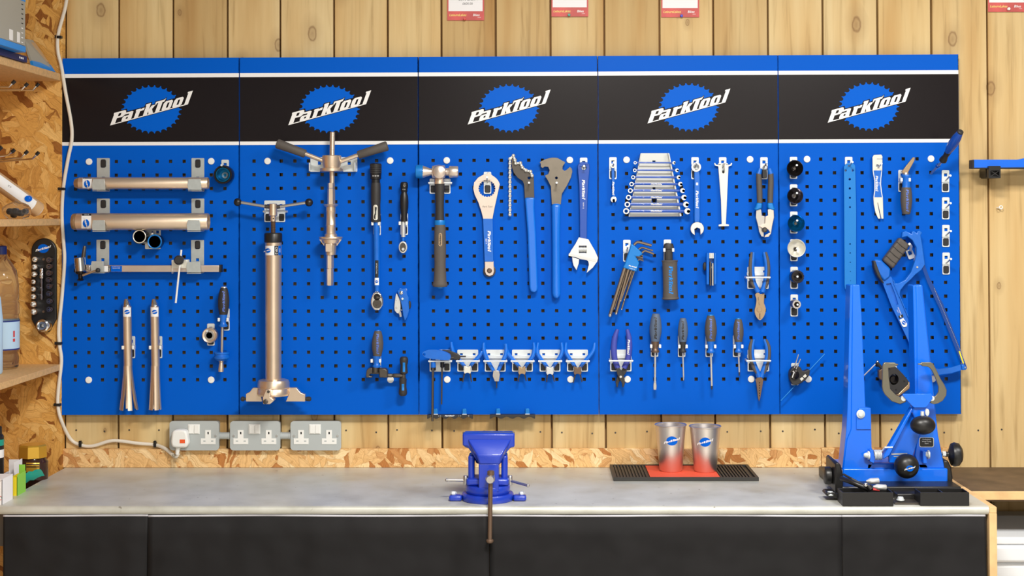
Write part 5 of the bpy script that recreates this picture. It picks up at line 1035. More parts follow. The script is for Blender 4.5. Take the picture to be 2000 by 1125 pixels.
# pocket tool with blue rod
fr(1520, 670, 8.65)
hook(282, 340, 'hook behind the black tool with the blue rod', .02, .003); D = .03
t = T('tension_tool', 'black faceted tool with a long thin blue rod through it', 'gauge', None, (330, 715, D))
O('body', gplate([(190, 560), (200, 480), (240, 420), (300, 392), (380, 410), (410, 470), (440, 480), (520, 446), (540, 462), (528, 540), (470, 620), (400, 670), (310, 716), (236, 700), (206, 640)], D - .014, D + .012), 'gripb', t, bev=.005, seg=3); O('dial', gd(285, 540, [(D + .0122, 78), (D + .018, 74), (D + .02, 50)], 14), 'bchrome', t)
for a, b in (((342, 190), (272, 420)), ((376, 268), (300, 440))): O('blade', gt([(a[0], a[1], D + .02), (b[0], b[1], D + .02)], 11, 6), 'steel', t)
O('pointer', gplate([(262, 486), (280, 490), (244, 588), (228, 582)], D + .0202, D + .0215), 'silver', t)
for p in ([(364, 604), (404, 574), (432, 606), (392, 640)], [(416, 560), (456, 524), (484, 556), (446, 592)]): O('window', gface(p, D + .0125), 'ivory', t, smooth=0)
O('rod', gt([(45, 975, D - .004), (785, 185, D - .004)], 9, 8), 'sky', t, label='thin blue rod')
# dark crank tool on the board behind the truing stand
fr(1690, 680, 8.65)
hook(470, 300, 'hook behind the dark triangular tool', .01, .002); D = .026
t = T('crown_tool', 'dark triangular cutting tool with bronze edge and side lever', 'cutter', None, (560, 815, D))
O('body', gplate([(392, 326), (524, 322), (640, 440), (736, 560), (724, 600), (560, 770), (500, 770), (430, 690), (390, 560)], D - .012, D + .012, [circ(488, 530, 76, 22, 96)]), 'gripb', t, bev=.002); O('edge', gplate([(736, 556), (766, 600), (768, 640), (750, 690), (560, 826), (505, 772), (560, 760), (716, 606)], D - .010, D + .010), 'jaw', t, bev=.003)
O('cylinder', gd(486, 534, [(D - .02, 74), (D + .004, 70), (D + .006, 60), (D - .01, 54), (D - .01, 0)], 24), 'bchrome', t); [O('screw', gd(x, y, [(D + .0122, 12), (D + .014, 11)], 10), 'black', t) for x, y in ((664, 556), (524, 700), (410, 348))]
O('block', gplate([(228, 380), (300, 340), (392, 360), (392, 560), (260, 540), (230, 500)], D - .010, D + .008), 'brown', t, bev=.002); O('stub', gt([(290, 350, D), (190, 240, D)], [24, 30], 12), 'gripb', t); O('ball', gball(205, 228, D, 24), 'chrome', t); O('lever', gt([(170, 270, D), (-60, 500, D)], 11, 8), 'rod', t)

# ================================================================== wheel truing stand on the bench
K2 = (1600, 780, 5.113); fr(*K2)
def on(d, z): return None
t = T('truing_stand', 'bright blue wheel truing stand with two tall uprights and black knobs', 'truing stand', None, loc=(W(760, 860, .36).x, -.36, .9)); U = t
zt = .9
# black tilting base
def wx(x, d): return W(x, 900, d).x
def wz(y, d): return W(800, y, d).z
O('base_plate', gboxw(wx(160, .34), wx(1330, .34), -.42, -.12, .9005, .926), 'black', t, bev=.003)
O('base_cheek', gplate([(160, 640), (185, 628), (215, 650), (240, 760), (240, 930), (160, 930)], .30, .42), 'black', t, bev=.004); O('base_cheek', gplate([(1240, 610), (1290, 612), (1322, 680), (1336, 780), (1330, 880), (1240, 880)], .22, .34), 'black', t, bev=.004)
O('base_bar', gboxw(wx(755, .45), wx(995, .45), -.47, -.4201, .9005, .918), 'black', t, bev=.003); O('foot_lug', gplate([(62, 950), (80, 930), (150, 928), (190, 950), (222, 985), (222, 1000), (160, 985), (80, 968)], .42, .468), 'black', t, bev=.002)
for x, y, d in ((110, 932, .46), (812, 985, .50)): O('bolt', gjoin(gv(x, [(y - 12, 26), (y, 32), (y + 12, 34), (y + 14, 40), (y + 22, 40)], d, 14)), 'zincw', t)
O('bolt_plate', gboxw(wx(752, .51), wx(990, .51), -.515, -.4705, .9005, .905), 'gun', t)
# blue base box
DB = .345
O('base_box', gplate([(238, 690), (1286, 690), (1286, 855), (300, 868), (238, 852)], .20, DB), 'sblue', t, bev=.004)
O('cross_channel', gplate([(480, 640), (1070, 640), (1110, 700), (470, 712)], .22, DB - .004), 'sblue', t, bev=.003)
# uprights: face plus side wall, tapering upwards
def upright(face, side, nm='upright'):
    O(nm, gplate(face, DB - .032, DB - .004), 'sblue', t, bev=.003); O('upright_flange', gplate(side, DB - .06, DB - .0045), 'sblue', t, bev=.002)
jy = -160 * 5.113   # J3 crop origin relative to K2: x - 460.2, y - 818
def J(x, y): return (x - 460.2, y - 818.1)
upright([J(795, -325), J(866, -325), J(886, 0), J(924, 890), (465, 80), (516, 86), (524, 480), (560, 600), (510, 700), (238, 700), (276, 400), (318, 300)], [J(770, -318), J(797, -325), J(790, 0), (318, 300), (276, 400), (238, 700), (230, 690), (270, 320), (282, 100)])
upright([J(1425, -325), J(1492, -325), J(1526, 0), J(1600, 700), (1160, 90), (1190, 360), (1256, 692), (1000, 692), (950, 560), (970, 440), (1010, 300), (980, 100)], [J(1396, -318), J(1427, -325), J(1440, 0), J(1440, 800), (980, 110), (960, 90)])
O('upright_tab', gplate([(372, 130), (400, 88), (516, 86), (520, 300), (372, 300)], DB - .0035, DB - .0005), 'sblue', t, bev=.001)
O('upright_bolt', gd(420, 150, [(DB - .0004, 42), (DB + .003, 42), (DB + .004, 28), (DB + .007, 26), (DB + .008, 18)], 24), 'zincw', t)
# caliper arm, plate and calipers
ca = O('caliper_arm', gplate([(938, 90), (1060, 90), (1075, 180), (1010, 340), (945, 540), (905, 640), (700, 636), (692, 570), (780, 400)], DB + .008, DB + .020), 'sblue', t, bev=.002)
O('arm_flange', gplate([(925, 82), (945, 95), (705, 560), (640, 600), (650, 550), (690, 490)], DB + .008, DB + .034), 'sblue', t, bev=.002)
O('arm_print', gjoin(gface([(722, 540), (880, 536), (880, 552), (722, 556)], DB + .0206), gface([(740, 566), (865, 562), (860, 572), (750, 576)], DB + .0206)), 'silver', t)
def P6(x, y): return ((1690 + x / 8.65 - 1600) * 5.113, (680 + y / 8.65 - 780) * 5.113)
DC = DB + .045
O('caliper_plate', gplate([P6(*p) for p in [(630, 772), (1122, 770), (1140, 850), (1040, 992), (1000, 1005), (830, 1005), (800, 985), (640, 810)]], DC - .004, DC + .002), 'sblue', t, bev=.001, label='bright blue trapezoid plate')
O('caliper_body', gplate([P6(*p) for p in [(815, 960), (1045, 960), (1090, 1120), (1000, 1250), (860, 1250), (800, 1080)]], DB + .021, DC - .005), 'sblue', t, bev=.003)
O('caliper', gplate([P6(*p) for p in [(286, 650), (292, 300), (306, 262), (330, 240), (500, 244), (520, 262), (560, 268), (562, 290), (522, 298), (500, 326), (392, 336), (402, 500), (426, 690), (520, 790), (640, 850), (700, 905), (590, 948), (450, 900), (340, 790), (300, 720)]], DC - .012, DC - .005), 'olive', t, bev=.0015, label='grey C-shaped caliper')
O('caliper', gplate([P6(*p) for p in [(892, 262), (940, 258), (950, 238), (1105, 240), (1150, 262), (1190, 340), (1270, 510), (1340, 620), (1378, 710), (1370, 800), (1310, 890), (1230, 935), (1160, 950), (1090, 925), (1120, 850), (1200, 800), (1236, 740), (1238, 650), (1190, 510), (1130, 380), (1080, 326), (1040, 312), (970, 306), (940, 286), (892, 280)]], DC - .012, DC - .005), 'olive', t, bev=.0015, label='grey C-shaped caliper')
for s in (P6(650, 850), P6(1125, 850)): O('caliper_pivot', gd(s[0], s[1], [(DC - .013, 26), (DC - .0045, 26)], 18), 'zincw', t)
# knobs
def knob(x, y, d, r, rb, nm='knob'): pass
O('knob', gball(1035, 258, DC + .022, 125, 94, 96, 28), 'black', t); O('knob_stem', gv(1030, [(120, 18), (180, 20)], DC + .012, 12), 'zincw', t); O('stem_bush', gplate(circ(1080, 130, 20, 16, 36), DC - .003, DC + .004), 'zincw', t)
KB_ = O('knob', gd(900, 685, [(DB + .005, 30), (DB + .03, 34), (DB + .034, 96), (DB + .042, 120), (DB + .054, 122), (DB + .066, 104), (DB + .074, 66), (DB + .077, 0)], 36), 'black', t); kb = KB_
emblem(906, 690, 80, .5, t, objs=[kb], eps=.0008)
O('knob', gh(548, [(1262, 26), (1290, 26), (1300, 60), (1320, 108), (1350, 120), (1390, 112), (1418, 76), (1426, 30)], DB - .03, 30, y1=552), 'black', t); O('knob_nut', gh(545, [(1230, 26), (1262, 26)], DB - .03, 6), 'zincw', t); O('knob_shaft', gh(545, [(1150, 14), (1232, 14)], DB - .03, 10), 'gun', t)
O('knob', gh(760, [(45, 50), (52, 80), (66, 88), (110, 88), (122, 76), (126, 50), (130, 34), (200, 32)], DB + .03, 12), 'black', t)
# axle hardware
for x, y in ((478, 560), (1076, 552)): O('axle_nut', gjoin(gh(y, [(x - 34, 14), (x - 26, 22), (x + 4, 32), (x + 6, 44), (x + 22, 44)], DB + .01, 14)), 'zincw', t)
O('clevis', gplate([(508, 505), (540, 505), (560, 600), (545, 640), (505, 620)], DB - .003, DB + .016), 'sblue', t, bev=.001); O('clevis', gplate([(1035, 520), (1062, 520), (1080, 640), (1040, 640)], DB - .003, DB + .016), 'sblue', t, bev=.001)
hx = [gh(560, [(505, 12), (720, 12)], DB + .01, 10)]
O('axle', gjoin(*hx), 'steel', t); cpts = []
for i in range(73):
    a = i / 72 * 2 * math.pi * 6; p = W(545 + 75 * i / 72, 555, DB + .01); R = 48 * ms(DB); cpts.append(p + Vector((0, math.cos(a) * R, math.sin(a) * R)))
O('spring', gtubew(cpts, .0013, 6), 'zincw', t); O('spring_arm', gt([(620, 520, DB + .012), (660, 480, DB + .03), (735, 478, DB + .034)], 9, 8), 'zincw', t)
O('label', gplate(rrect(1000, 380, 1146, 478, 20), DB - .0038, DB - .0032), 'silver', t); O('label_face', gface(rrect(1006, 384, 1140, 472, 16), DB - .0028), 'black', t); O('label_head', gface(rect(1010, 300, 1138, 380), DB - .003), 'tblue', t)
for i, s in enumerate(('Professional', 'Wheel Truing', 'Stand')): text('label_text', s, 1072, 400 + i * 20, 12, 'white', t, d=DB - .0024)
# trays
def tray(x0, x1, xa, y0, y1, d, dep, div, label):
    q = U; X0_, X1_ = W(x0, y1, d).x, W(x1, y1, d).x; zb = .9005; zT = W(x0, y0, d).z; w = .0025
    ya, yb_ = -d, -d + dep; o = [(X0_, ya), (X1_, ya), (X1_, yb_), (X0_, yb_)]; n_ = [(X0_ + w, ya + w), (X1_ - w, ya + w), (X1_ - w, yb_ - w), (X0_ + w, yb_ - w)]
    V = [Vector((x, y, z)) for z, L_ in ((zb, o), (zT, o), (zT, n_), (zb + .004, n_)) for x, y in L_]
    F = [(3, 2, 1, 0), (12, 13, 14, 15)] + [(k * 4 + i, k * 4 + (i + 1) % 4, k * 4 + 4 + (i + 1) % 4, k * 4 + 4 + i) for k in range(3) for i in range(4)]
    def after(p): O('divider', gboxw((X0_ + X1_) / 2 - w / 2 - .002, (X0_ + X1_) / 2 + w / 2 - .002, ya + w, yb_ - w, zb + .004, zT - .002), 'black', p)
    p = O('parts_tray', (V, F), 'black', q, smooth=0, bev=.0008, label=label)
    if div: after(p)
    return q, X0_, X1_, zT
q, a0, a1, zT = tray(234, 742, 205, 930, 1054, .532, .06, False, 'black plastic parts tray holding the silver cartridges')
tray(1010, 1500, 925, 930, 1050, .53, .055, True, 'empty black plastic parts tray with a divider')
# things lying in the tray
t = T('pump_head', 'black ribbed inflator lying across the parts tray', 'inflator', None, (400, 890, .50))
O('body', gt([(225, 790, .45), (330, 830, .49), (500, 900, .505)], [26, 24, 30], 12, 4), 'black', t); O('side_strip', gt([(245, 750, .44), (330, 796, .478), (470, 872, .498)], 12, 8), 'gripb', t); O('valve', gball(465, 855, .52, 24, 24, 18), 'chrome', t); O('nozzle', gt([(490, 870, .505), (520, 905, .51)], [34, 26], 12), 'black', t)
for (xa, ya, xb, yb, d, lb) in ((470, 818, 600, 812, .48, 'silver gas cartridge lying behind its twin in the tray'), (540, 872, 672, 880, .505, 'silver gas cartridge lying in front with a red collar')):
    t = T('gas_cartridge', lb, 'cartridge', 'gas cartridges in the tray', (xb, yb + 25, d)); O('bottle', glathe((xa, ya, d), (xb, yb, d), [(0, 10), (.1, 14), (.25, 26), (.35, 29), (.92, 29), (.98, 24), (1, 10)], 20), 'bsteel', t)
    if d > .5: O('collar', glathe((xa - 5, ya + 26, d), (xa + 60, ya + 34, d), [(0, 12), (1, 14)], 12), 'red', t)

# ================================================================== bench vice
fr(840, 820, 4.327)
t = T('bench_vice', 'blue cast bench vice with its handle hanging over the bench edge', 'vice', None, loc=(W(488, 700, .46).x, -.45, .9)); cx = W(488, 700, .455).x
def cyl(x, y, z0, z1, r, n=40, prof=None): return grings([Vector((x, y, z)) for z in (z0, z0 + .003, z1 - .003, z1)], (0, 0, 1), [r - .002, r, r, r - .002], n)
O('swivel_base', cyl(cx, -.452, .9003, .918, .064), 'vblue', t)
for s in (-1, 1):
    O('base_lug', gboxw(cx + s * .079 - .016, cx + s * .079 + .016, -.476, -.446, .9003, .914), 'vblue', t, bev=.005, seg=3); O('lug_bolt', cyl(cx + s * .084, -.462, .9142, .922, .008, 6), 'zincw', t)
O('turntable', cyl(cx, -.45, .9182, .938, .055), 'vblue', t)
O('body_block', gboxw(cx - .052, cx + .052, -.48, -.41, .9382, .956), 'vblue', t, bev=.006, seg=3)
for s in (-1, 1):
    O('side_wall', gplate(rrect(488 + s * 140 - 27, 302, 488 + s * 140 + 27, 600, 20), .41, .465), 'vblue', t, bev=.006, seg=3)
    O('lock_post', gv(488 + s * 188, [(472, 18), (478, 21), (545, 21), (550, 19)], .45, 16), 'steel', t)
O('lock_bar', gt([(300, 512, .45), (140, 510, .45)], 11, 10), 'steel', t); O('lock_bar_end', gball(140, 510, .45, 14), 'steel', t); O('lock_bar', gt([(680, 515, .452), (826, 556, .49)], 11, 10), 'steel', t); O('lock_bar_end', gball(826, 556, .49, 15), 'steel', t)
O('slide_beam', gplate(rrect(410, 372, 580, 612, 8), .36, .50), 'vblue', t, bev=.004)
O('rear_jaw', gplate([(285, 112), (702, 112), (702, 230), (640, 250), (600, 372), (390, 372), (350, 250), (285, 230)], .39, .43), 'vblue', t, bev=.004)
O('front_jaw', gplate([(274, 116), (714, 118), (714, 234), (680, 236), (636, 290), (590, 380), (412, 380), (350, 280), (316, 230), (274, 222)], .437, .468), 'vblue', t, bev=.004)
# sloping buttress on the front jaw
pa = [W(x, y, .468) for x, y in ((312, 160), (690, 160), (590, 380), (412, 380))]; pb = [W(x, y, .50) for x, y in ((430, 372), (572, 372), (572, 380), (430, 380))]
pm = [W(x, y, .478) for x, y in ((330, 170), (672, 170), (586, 372), (414, 372))]; pf = [W(x, y, .502) for x, y in ((400, 300), (602, 300), (582, 376), (418, 376))]
O('jaw_buttress', (pa + pf, [(3, 2, 1, 0), (4, 5, 6, 7), (0, 1, 5, 4), (1, 2, 6, 5), (2, 3, 7, 6), (3, 0, 4, 7)]), 'vblue', t, bev=.003, smooth=60)
O('jaw_face', gplate(rect(276, 104, 714, 124), .4305, .4365), 'grey', t); O('jaw_face', gplate(rect(274, 106, 712, 116), .437, .447), 'grey', t, bev=.001)
O('screw_head', gd(507, 508, [(.50, 34), (.515, 36), (.54, 40), (.556, 40), (.562, 30)], 24), 'steel', t)
O('handle_bar', gt([(512, 448, .549), (505, 1018, .549)], 19, 16), 'brown', t); O('handle_end', gv(513, [(428, 22), (434, 30), (462, 30), (470, 22)], .549, 18), 'brown', t); O('handle_end', gv(505, [(1008, 24), (1016, 32), (1030, 32), (1042, 20)], .549, 18), 'brown', t)

# ================================================================== bar mat and cups
fr(1160, 800, 5.626)
A = WZ(222, 748, .909); Bq = WZ(1815, 752, .909); Cb = WZ(168, 606, .909); Db = WZ(1690, 606, .909); yf = (A.y + Bq.y) / 2; yb = max(-.19, 0) and 0
yb = .004; xl = (A.x + Cb.x) / 2; xr2 = (Bq.x + Db.x) / 2
t = T('bar_mat', 'black ribbed rubber bar mat with an orange-red centre', 'mat', None, loc=((xl + xr2) / 2, yf / 2, .9))
O('mat_base', gboxw(xl, xr2, yf, yb, .9003, .905), 'matblk', t); O('mat_rim', gjoin(gboxw(xl, xl + .008, yf + .008, yb - .008, .9051, .910), gboxw(xr2 - .008, xr2, yf + .008, yb - .008, .9051, .910), gboxw(xl, xr2, yf, yf + .008, .9051, .910), gboxw(xl, xr2, yb - .008, yb, .9051, .910)), 'matblk', t)
xm0 = WZ(620, 740, .909).x; xm1 = WZ(1390, 745, .909).x
O('centre_pad', gboxw(xm0, xm1, yf + .009, yb - .009, .905, .9085), 'redmat', t, label='orange-red centre pad')
x = xl + .013
while x < xr2 - .012:
    if not (xm0 - .003 < x < xm1 + .003): O('rib', gboxw(x - .0022, x + .0022, yf + .009, yb - .009, .905, .9095), 'matblk', t)
    x += .0085
for i, (xc, ybot, rt, rb, yt, lab) in enumerate(((845, 670, 175, 124, 158, 'stainless steel cup beside a slightly lower cup, further from the truing stand'), (1224, 675, 176, 122, 175, 'stainless steel cup nearer the truing stand on the bar mat'))):
    q = WZ(xc, ybot, .9088); d = -q.y; zb = .9087; s = ms(d); zT = W(xc, yt, d).z; t = T('steel_cup', lab, 'cup', 'cups on the bar mat', loc=(q.x, q.y, zb))
    zz = [(zb, rb - 10), (zb + .003, rb), (zb + (zT - zb) * .5, (rb + rt - 8) / 2), (zT - .004, rt - 8), (zT - .003, rt), (zT - .001, rt + 1), (zT, rt - 4), (zT - .002, rt - 12), (zb + (zT - zb) * .5, (rb + rt) / 2 - 10), (zb + .004, rb - 8), (zb + .0035, 1)]
    b = O('cup_body', grings([Vector((q.x, q.y, z)) for z, r in zz], (0, 0, 1), [r * s for z, r in zz], 48), 'cup', t)
    emblem(xc + 12 if i == 0 else xc - 2, [345, 358][i], 132, .2, t, objs=[b], eps=.0006)

# ================================================================== sockets, conduit, plug and cable
fr(300, 780, 5.0)
for i, (x0, x1) in enumerate(((155, 638), (747, 1236), (1337, 1830))):
    t = T('double_socket', ['grey metal double socket with the white plug in it', 'grey metal double socket between the other two sockets', 'grey metal double socket at the end away from the cable'][i], 'socket', 'metal wall sockets', ((x0 + x1) / 2, 498, -.01)); y0, y1 = 213, 498
    O('box', gjoin(gplate(rrect(x0 + 8, y0 + 6, x1 - 8, y1 - 4, 24), -.029, -.002, [rrect(x0 + 16, y0 + 14, x1 - 16, y1 - 12, 18)]), gplate(rrect(x0 + 16, y0 + 14, x1 - 16, y1 - 12, 18), -.029, -.027)), 'metalclad', t); ES = [rect(x0 + ox + 64, 318, x0 + ox + 78, 342) for k, ox in ((0, 32), (1, 306)) if (i, k) != (0, 0)]; O('faceplate', gplate(rrect(x0, y0, x1, y1, 32, 6), -.0018, .004, ES), 'metalclad', t)
    sx = x0 + 180; O('switch_plate', gplate(rrect(sx, 243, sx + 115, 340, 6), .0041, .0058), 'wplas', t, bev=.0006)
    for k in (0, 1): O('rocker', gplate(rrect(sx + 8 + 52 * k, 250, sx + 56 + 50 * k, 334, 4), .0059, .0085), 'wplas', t, bev=.0012)
    for k, ox in ((0, 32), (1, 306)):
        if i == 0 and k == 0: continue
        a = x0 + ox; o = [(a + 42, 300), (a + 98, 300), (a + 98, 382), (a + 144, 382), (a + 144, 438), (a, 438), (a, 382), (a + 42, 382)]
        pl = O('outlet', gplate(o, .0041, .0056, [rect(a + 64, 318, a + 78, 342)]), 'wplas', t)
        for e in (24, 100): O('pin_slot', gface(rect(a + e, 402, a + e + 22, 414), .0059), 'metalclad', pl)
    for xx in ((x0 + 34, x1 - 34) if i else (x1 - 34,)): O('screw', gd(xx, 358, [(.0041, 13), (.0056, 11)], 14), 'chrome', t)
for i, (a, b) in enumerate(((640, 745), (1238, 1336))): O('conduit', gh(355, [(a - 4, 38), (a + 10, 38), (a + 12, 34), (b - 12, 34), (b - 10, 38), (b + 4, 38)], -.008, 20), 'metalclad', label=['short grey conduit joining the plugged socket to the middle one', 'short grey conduit joining the middle socket to the end one'][i], cat='conduit', group='conduit stubs')
t = T('mains_plug', 'white mains plug with orange label in the first metal socket', 'plug', None, (250, 478, .02))
pb_ = O('plug_body', gplate(sm([(180, 320), (215, 300), (290, 300), (322, 322), (334, 390), (338, 430), (318, 468), (285, 476), (210, 474), (178, 460), (166, 420), (170, 370)], 3), .0045, .032), 'wplas', t, bev=.006, seg=3)
decal('label', 255, 392, 306, 428, 'orange', [pb_], t, eps=.0009); O('cord_grip', gv(240, [(470, 24), (500, 22), (538, 16)], .016, 14, x1=228), 'wplas', t)
fr()
cp = [(133, -30, .012), (128, 12, .012), (114, 66, .010), (113, 100, .010), (120, 130, .010), (128, 180, .007), (139, 240, .007), (140, 275, .007), (133, 310, .007), (124, 365, .007), (121, 420, .009), (124, 470, .009), (126, 510, .009), (121, 580, .009), (115, 640, .010), (116, 672, .010), (120, 705, .010), (114, 760, .010), (113, 792, .010), (120, 822, .006), (138, 858, -.024), (160, 870, -.024), (182, 871, -.024), (212, 862, -.024), (232, 861, -.024), (270, 866, -.024), (303, 869, -.024), (322, 876, -.008), (336, 887, .004), (344, 892, .010), (348, 886, .014)]
t = T('power_cable', 'long white power cable running down beside the panels to the plug', 'cable', None, (120, 500, .0))
O('cable', gt(cp, 3.5, 10, 5), 'cable', t); O('cable_tag', gplate([(336, 886), (346, 888), (349, 902), (338, 901)], .012, .0145), 'bag', t)
for i, (x, y, d, h, lb) in enumerate(((115, 72, .004, 1, 'above the top shelf'), (121, 369, .0, 1, 'near the shelf with the cardboard tube'), (114.5, 671, .004, 1, 'below the socket holder'), (112.5, 791, .004, 1, 'level with the panel bottom'), (156, 869, -.029, 0, 'on the low bend of the cable'), (302, 869, -.029, 0, 'nearest the plug'))):
    t = T('cable_clip', 'black clip pinning the white cable ' + lb, 'cable clip', 'cable clips', (x, y, d))
    if h: O('saddle', gplate(rrect(x - 4.6, y - 2.6, x + 4.8, y + 2.6, 1.2), d + .0004, d + .0135), 'black', t, bev=.001); O('nail_tab', gplate(rrect(x - 8, y - 3, x - 4, y + 2.4, 1), d + .0004, d + .007), 'black', t)
    else: O('saddle', gplate(rrect(x - 2.6, y - 4.6, x + 2.6, y + 4.8, 1.2), d + .0004, d + .0135), 'black', t, bev=.001); O('nail_tab', gplate(rrect(x - 2.4, y - 8, x + 2.4, y - 4, 1), d + .0004, d + .007), 'black', t)

# ================================================================== price cards pinned above the panels
fr(840, 0, 3.333)
def poster(x0, x1, y1, yw, pin, pm, label, price):
    t = T('price_card', label, 'price card', 'pinned price cards', ((x0 + x1) / 2, y1, -.028)); d = -.0268
    O('card', gplate(rect(x0, y1 - 345, x1, y1), d - .0008, d), 'ptred', t, smooth=0); O('white_field', gface(rect(x0 + 8, y1 - 330, x1 - 10, yw), d + .0003), 'paper', t, smooth=0)
    w = (x1 - x0); text('shop_name', 'LeisureLakes', x0 + w * .05, yw + (y1 - yw) * .42, 16, 'ptyel', t, d=d + .0004, shear=.25, sx=.98 * w / 245, bold=.012, align='LEFT'); text('shop_name', 'Bikes', x0 + w * .69, yw + (y1 - yw) * .42, 16, 'white', t, d=d + .0004, shear=.25, sx=.95 * w / 245, bold=.012, align='LEFT'); text('shop_suffix', '.com', x0 + w * .86, yw + (y1 - yw) * .66, 8, 'white', t, d=d + .0004, shear=.25)
    if price: text('price', '£600.00', x0 + w * .55, 24, 15, 'ink', t, d=d + .0004); text('price', 'NOW ONLY !', x0 + w * .55, -2, 15, 'ink', t, d=d + .0004)
    elif price is False: text('price', '£499.99', x0 + w * .5, -12, 15, 'ink', t, d=d + .0004)
    q = O('push_pin', gd(pin[0], pin[1], [(d + .0002, 6), (d + .002, 9), (d + .004, 6), (d + .008, 9), (d + .009, 7)], 14), pm, t, label='round push pin'); return t
poster(112, 352, 133, 73, (225, 122), 'pinr', 'pinned price card showing £600.00 with red pin', True)
poster(790, 1030, 108, 48, (905, 96), 'pint', 'pinned price card with teal pin', None)
poster(1505, 1752, 112, 52, (1638, 102), 'pinb', 'pinned price card with dark blue pin', None)
fr(1800, 0, 9.375); s = 9.375 / 3.333
fr(1800 - 0, 0, 3.333); poster(1215 / s, 1215 / s + 245, 215 / s, 45 / s, (1605 / s, 158 / s), 'wplas', 'pinned price card with white pin beyond the panels', None)

# ================================================================== blue arm on the wall at the right
fr(1840, 200, 7.03)
t = T('bike_hanger', 'blue square-tube hanger with black block fixed to the planks', 'hanger', None, (700, 1040, .0))
O('tube', gplate([(424, 786), (1050, 786), (1130, 766), (1420, 700), (1420, 800), (1130, 896), (430, 902), (424, 896)], .02, .05), 'sblue', t, bev=.003); O('tube_end', gplate(rrect(418, 788, 440, 908, 6), .0195, .0525), 'black', t); O('tube_underside', gplate([(440, 896), (1420, 890), (1420, 915), (440, 910)], .018, .052), 'black', t)
O('block', gjoin(gplate(rrect(640, 872, 804, 1040, 8), -.026, .044), gplate(rrect(640, 872, 804, 1040, 8), .0441, .062, [rect(664, 936, 786, 1018)])), 'black', t); O('block_side', gplate(rect(600, 905, 640, 1025), -.026, .03), 'black', t)
for a, b in (((664, 936), (786, 1018)), ((786, 936), (664, 1018))): O('cross_rib', gt([(a[0], a[1], .058), (b[0], b[1], .058)], 6, 6), 'gripb', t)

fr()
t = T('screw_eye', 'tiny white screw eye in the plank beyond the panels', 'screw eye', None, (1952, 405, -.03))
O('eye', gt([(1955 + 3 * math.cos(a), 405 + 3 * math.sin(a), -.018) for a in np.linspace(0, 2 * math.pi, 15)[:-1]], 1.1, 8, closed=True), 'wplas', t); O('shank', gt([(1952, 405.5, -.018), (1947, 406, -.0275)], 1.1, 8), 'wplas', t)

# ================================================================== shelves and things on the left
fr()
XW = XL + .0005
def shelf(yt, yb, label, ytop2=None):
    a = W(119, yt, .004); z1 = a.z; z0 = W(119, yb, .004).z
    return O('wall_shelf', gboxw(XW, a.x, -1.15, -.0045, z0, z1), 'shelf', label=label, cat='shelf', group='left wall shelves', bev=.0012), z1, a.x
s1, ZS1, XE = shelf(144, 158.5, 'top chipboard shelf carrying grey and blue cartons')
s2, ZS2, _ = shelf(427, 440, 'middle chipboard shelf carrying the cardboard tube')
s3, ZS3, _ = shelf(711, 723, 'lower chipboard shelf carrying the water bottle')
LZ = .86
O('wall_shelf', gboxw(XW, BX0 - .004, -1.0, -.0045, LZ - .018, LZ), 'shelf', label='lowest chipboard shelf carrying the coffee jar and cartons', cat='shelf', group='left wall shelves', bev=.0012)
def X(px, d): return W(px, 430, d).x
# cartons on the top shelf
t = T('carton', 'dark navy carton lying flat under the grey box', 'box', None, loc=(X(20, .2), -.28, ZS1))
xb = X(42, .34); zb2 = W(42, 107, .34).z
O('carton_body', gboxw(xb - .2, xb, -.56, -.30, ZS1 + .0005, zb2), 'boxn', t, bev=.001); 
for k in range(3): O('print', gboxw(xb, xb + .0003, -.36 + .012 * k, -.352 + .012 * k, ZS1 + .006, zb2 - .006), 'white', t)
t = T('carton', 'tall grey carton with bright blue base standing on the top shelf', 'box', None, loc=(X(20, .3), -.4, zb2))
xb = X(50, .38); zt_ = zb2 + .0005; zc = W(50, 91, .38).z
body = O('carton_body', gboxw(xb - .22, xb, -.62, -.385, zc, zc + .14), 'boxg', t, bev=.0015); O('blue_base', gboxw(xb - .221, xb + .001, -.621, -.384, zt_, zc - .0002), 'boxb', t, bev=.001, label='bright blue base'); O('blue_top', gboxw(xb - .2205, xb + .0005, -.6205, -.3845, zc + .112, zc + .142), 'boxb', t, bev=.001)
O('barcode_label', gboxw(xb, xb + .0004, -.445, -.425, zc + .004, zc + .03), 'white', t); O('barcode_label', gboxw(xb, xb + .0004, -.50, -.475, zc + .004, zc + .03), 'white', t)
for k in range(9): O('print_line', gboxw(xb, xb + .0004, -.414, -.402, zc + .006 + k * .012, zc + .0085 + k * .012), 'ink' if k > 3 else 'white', t)
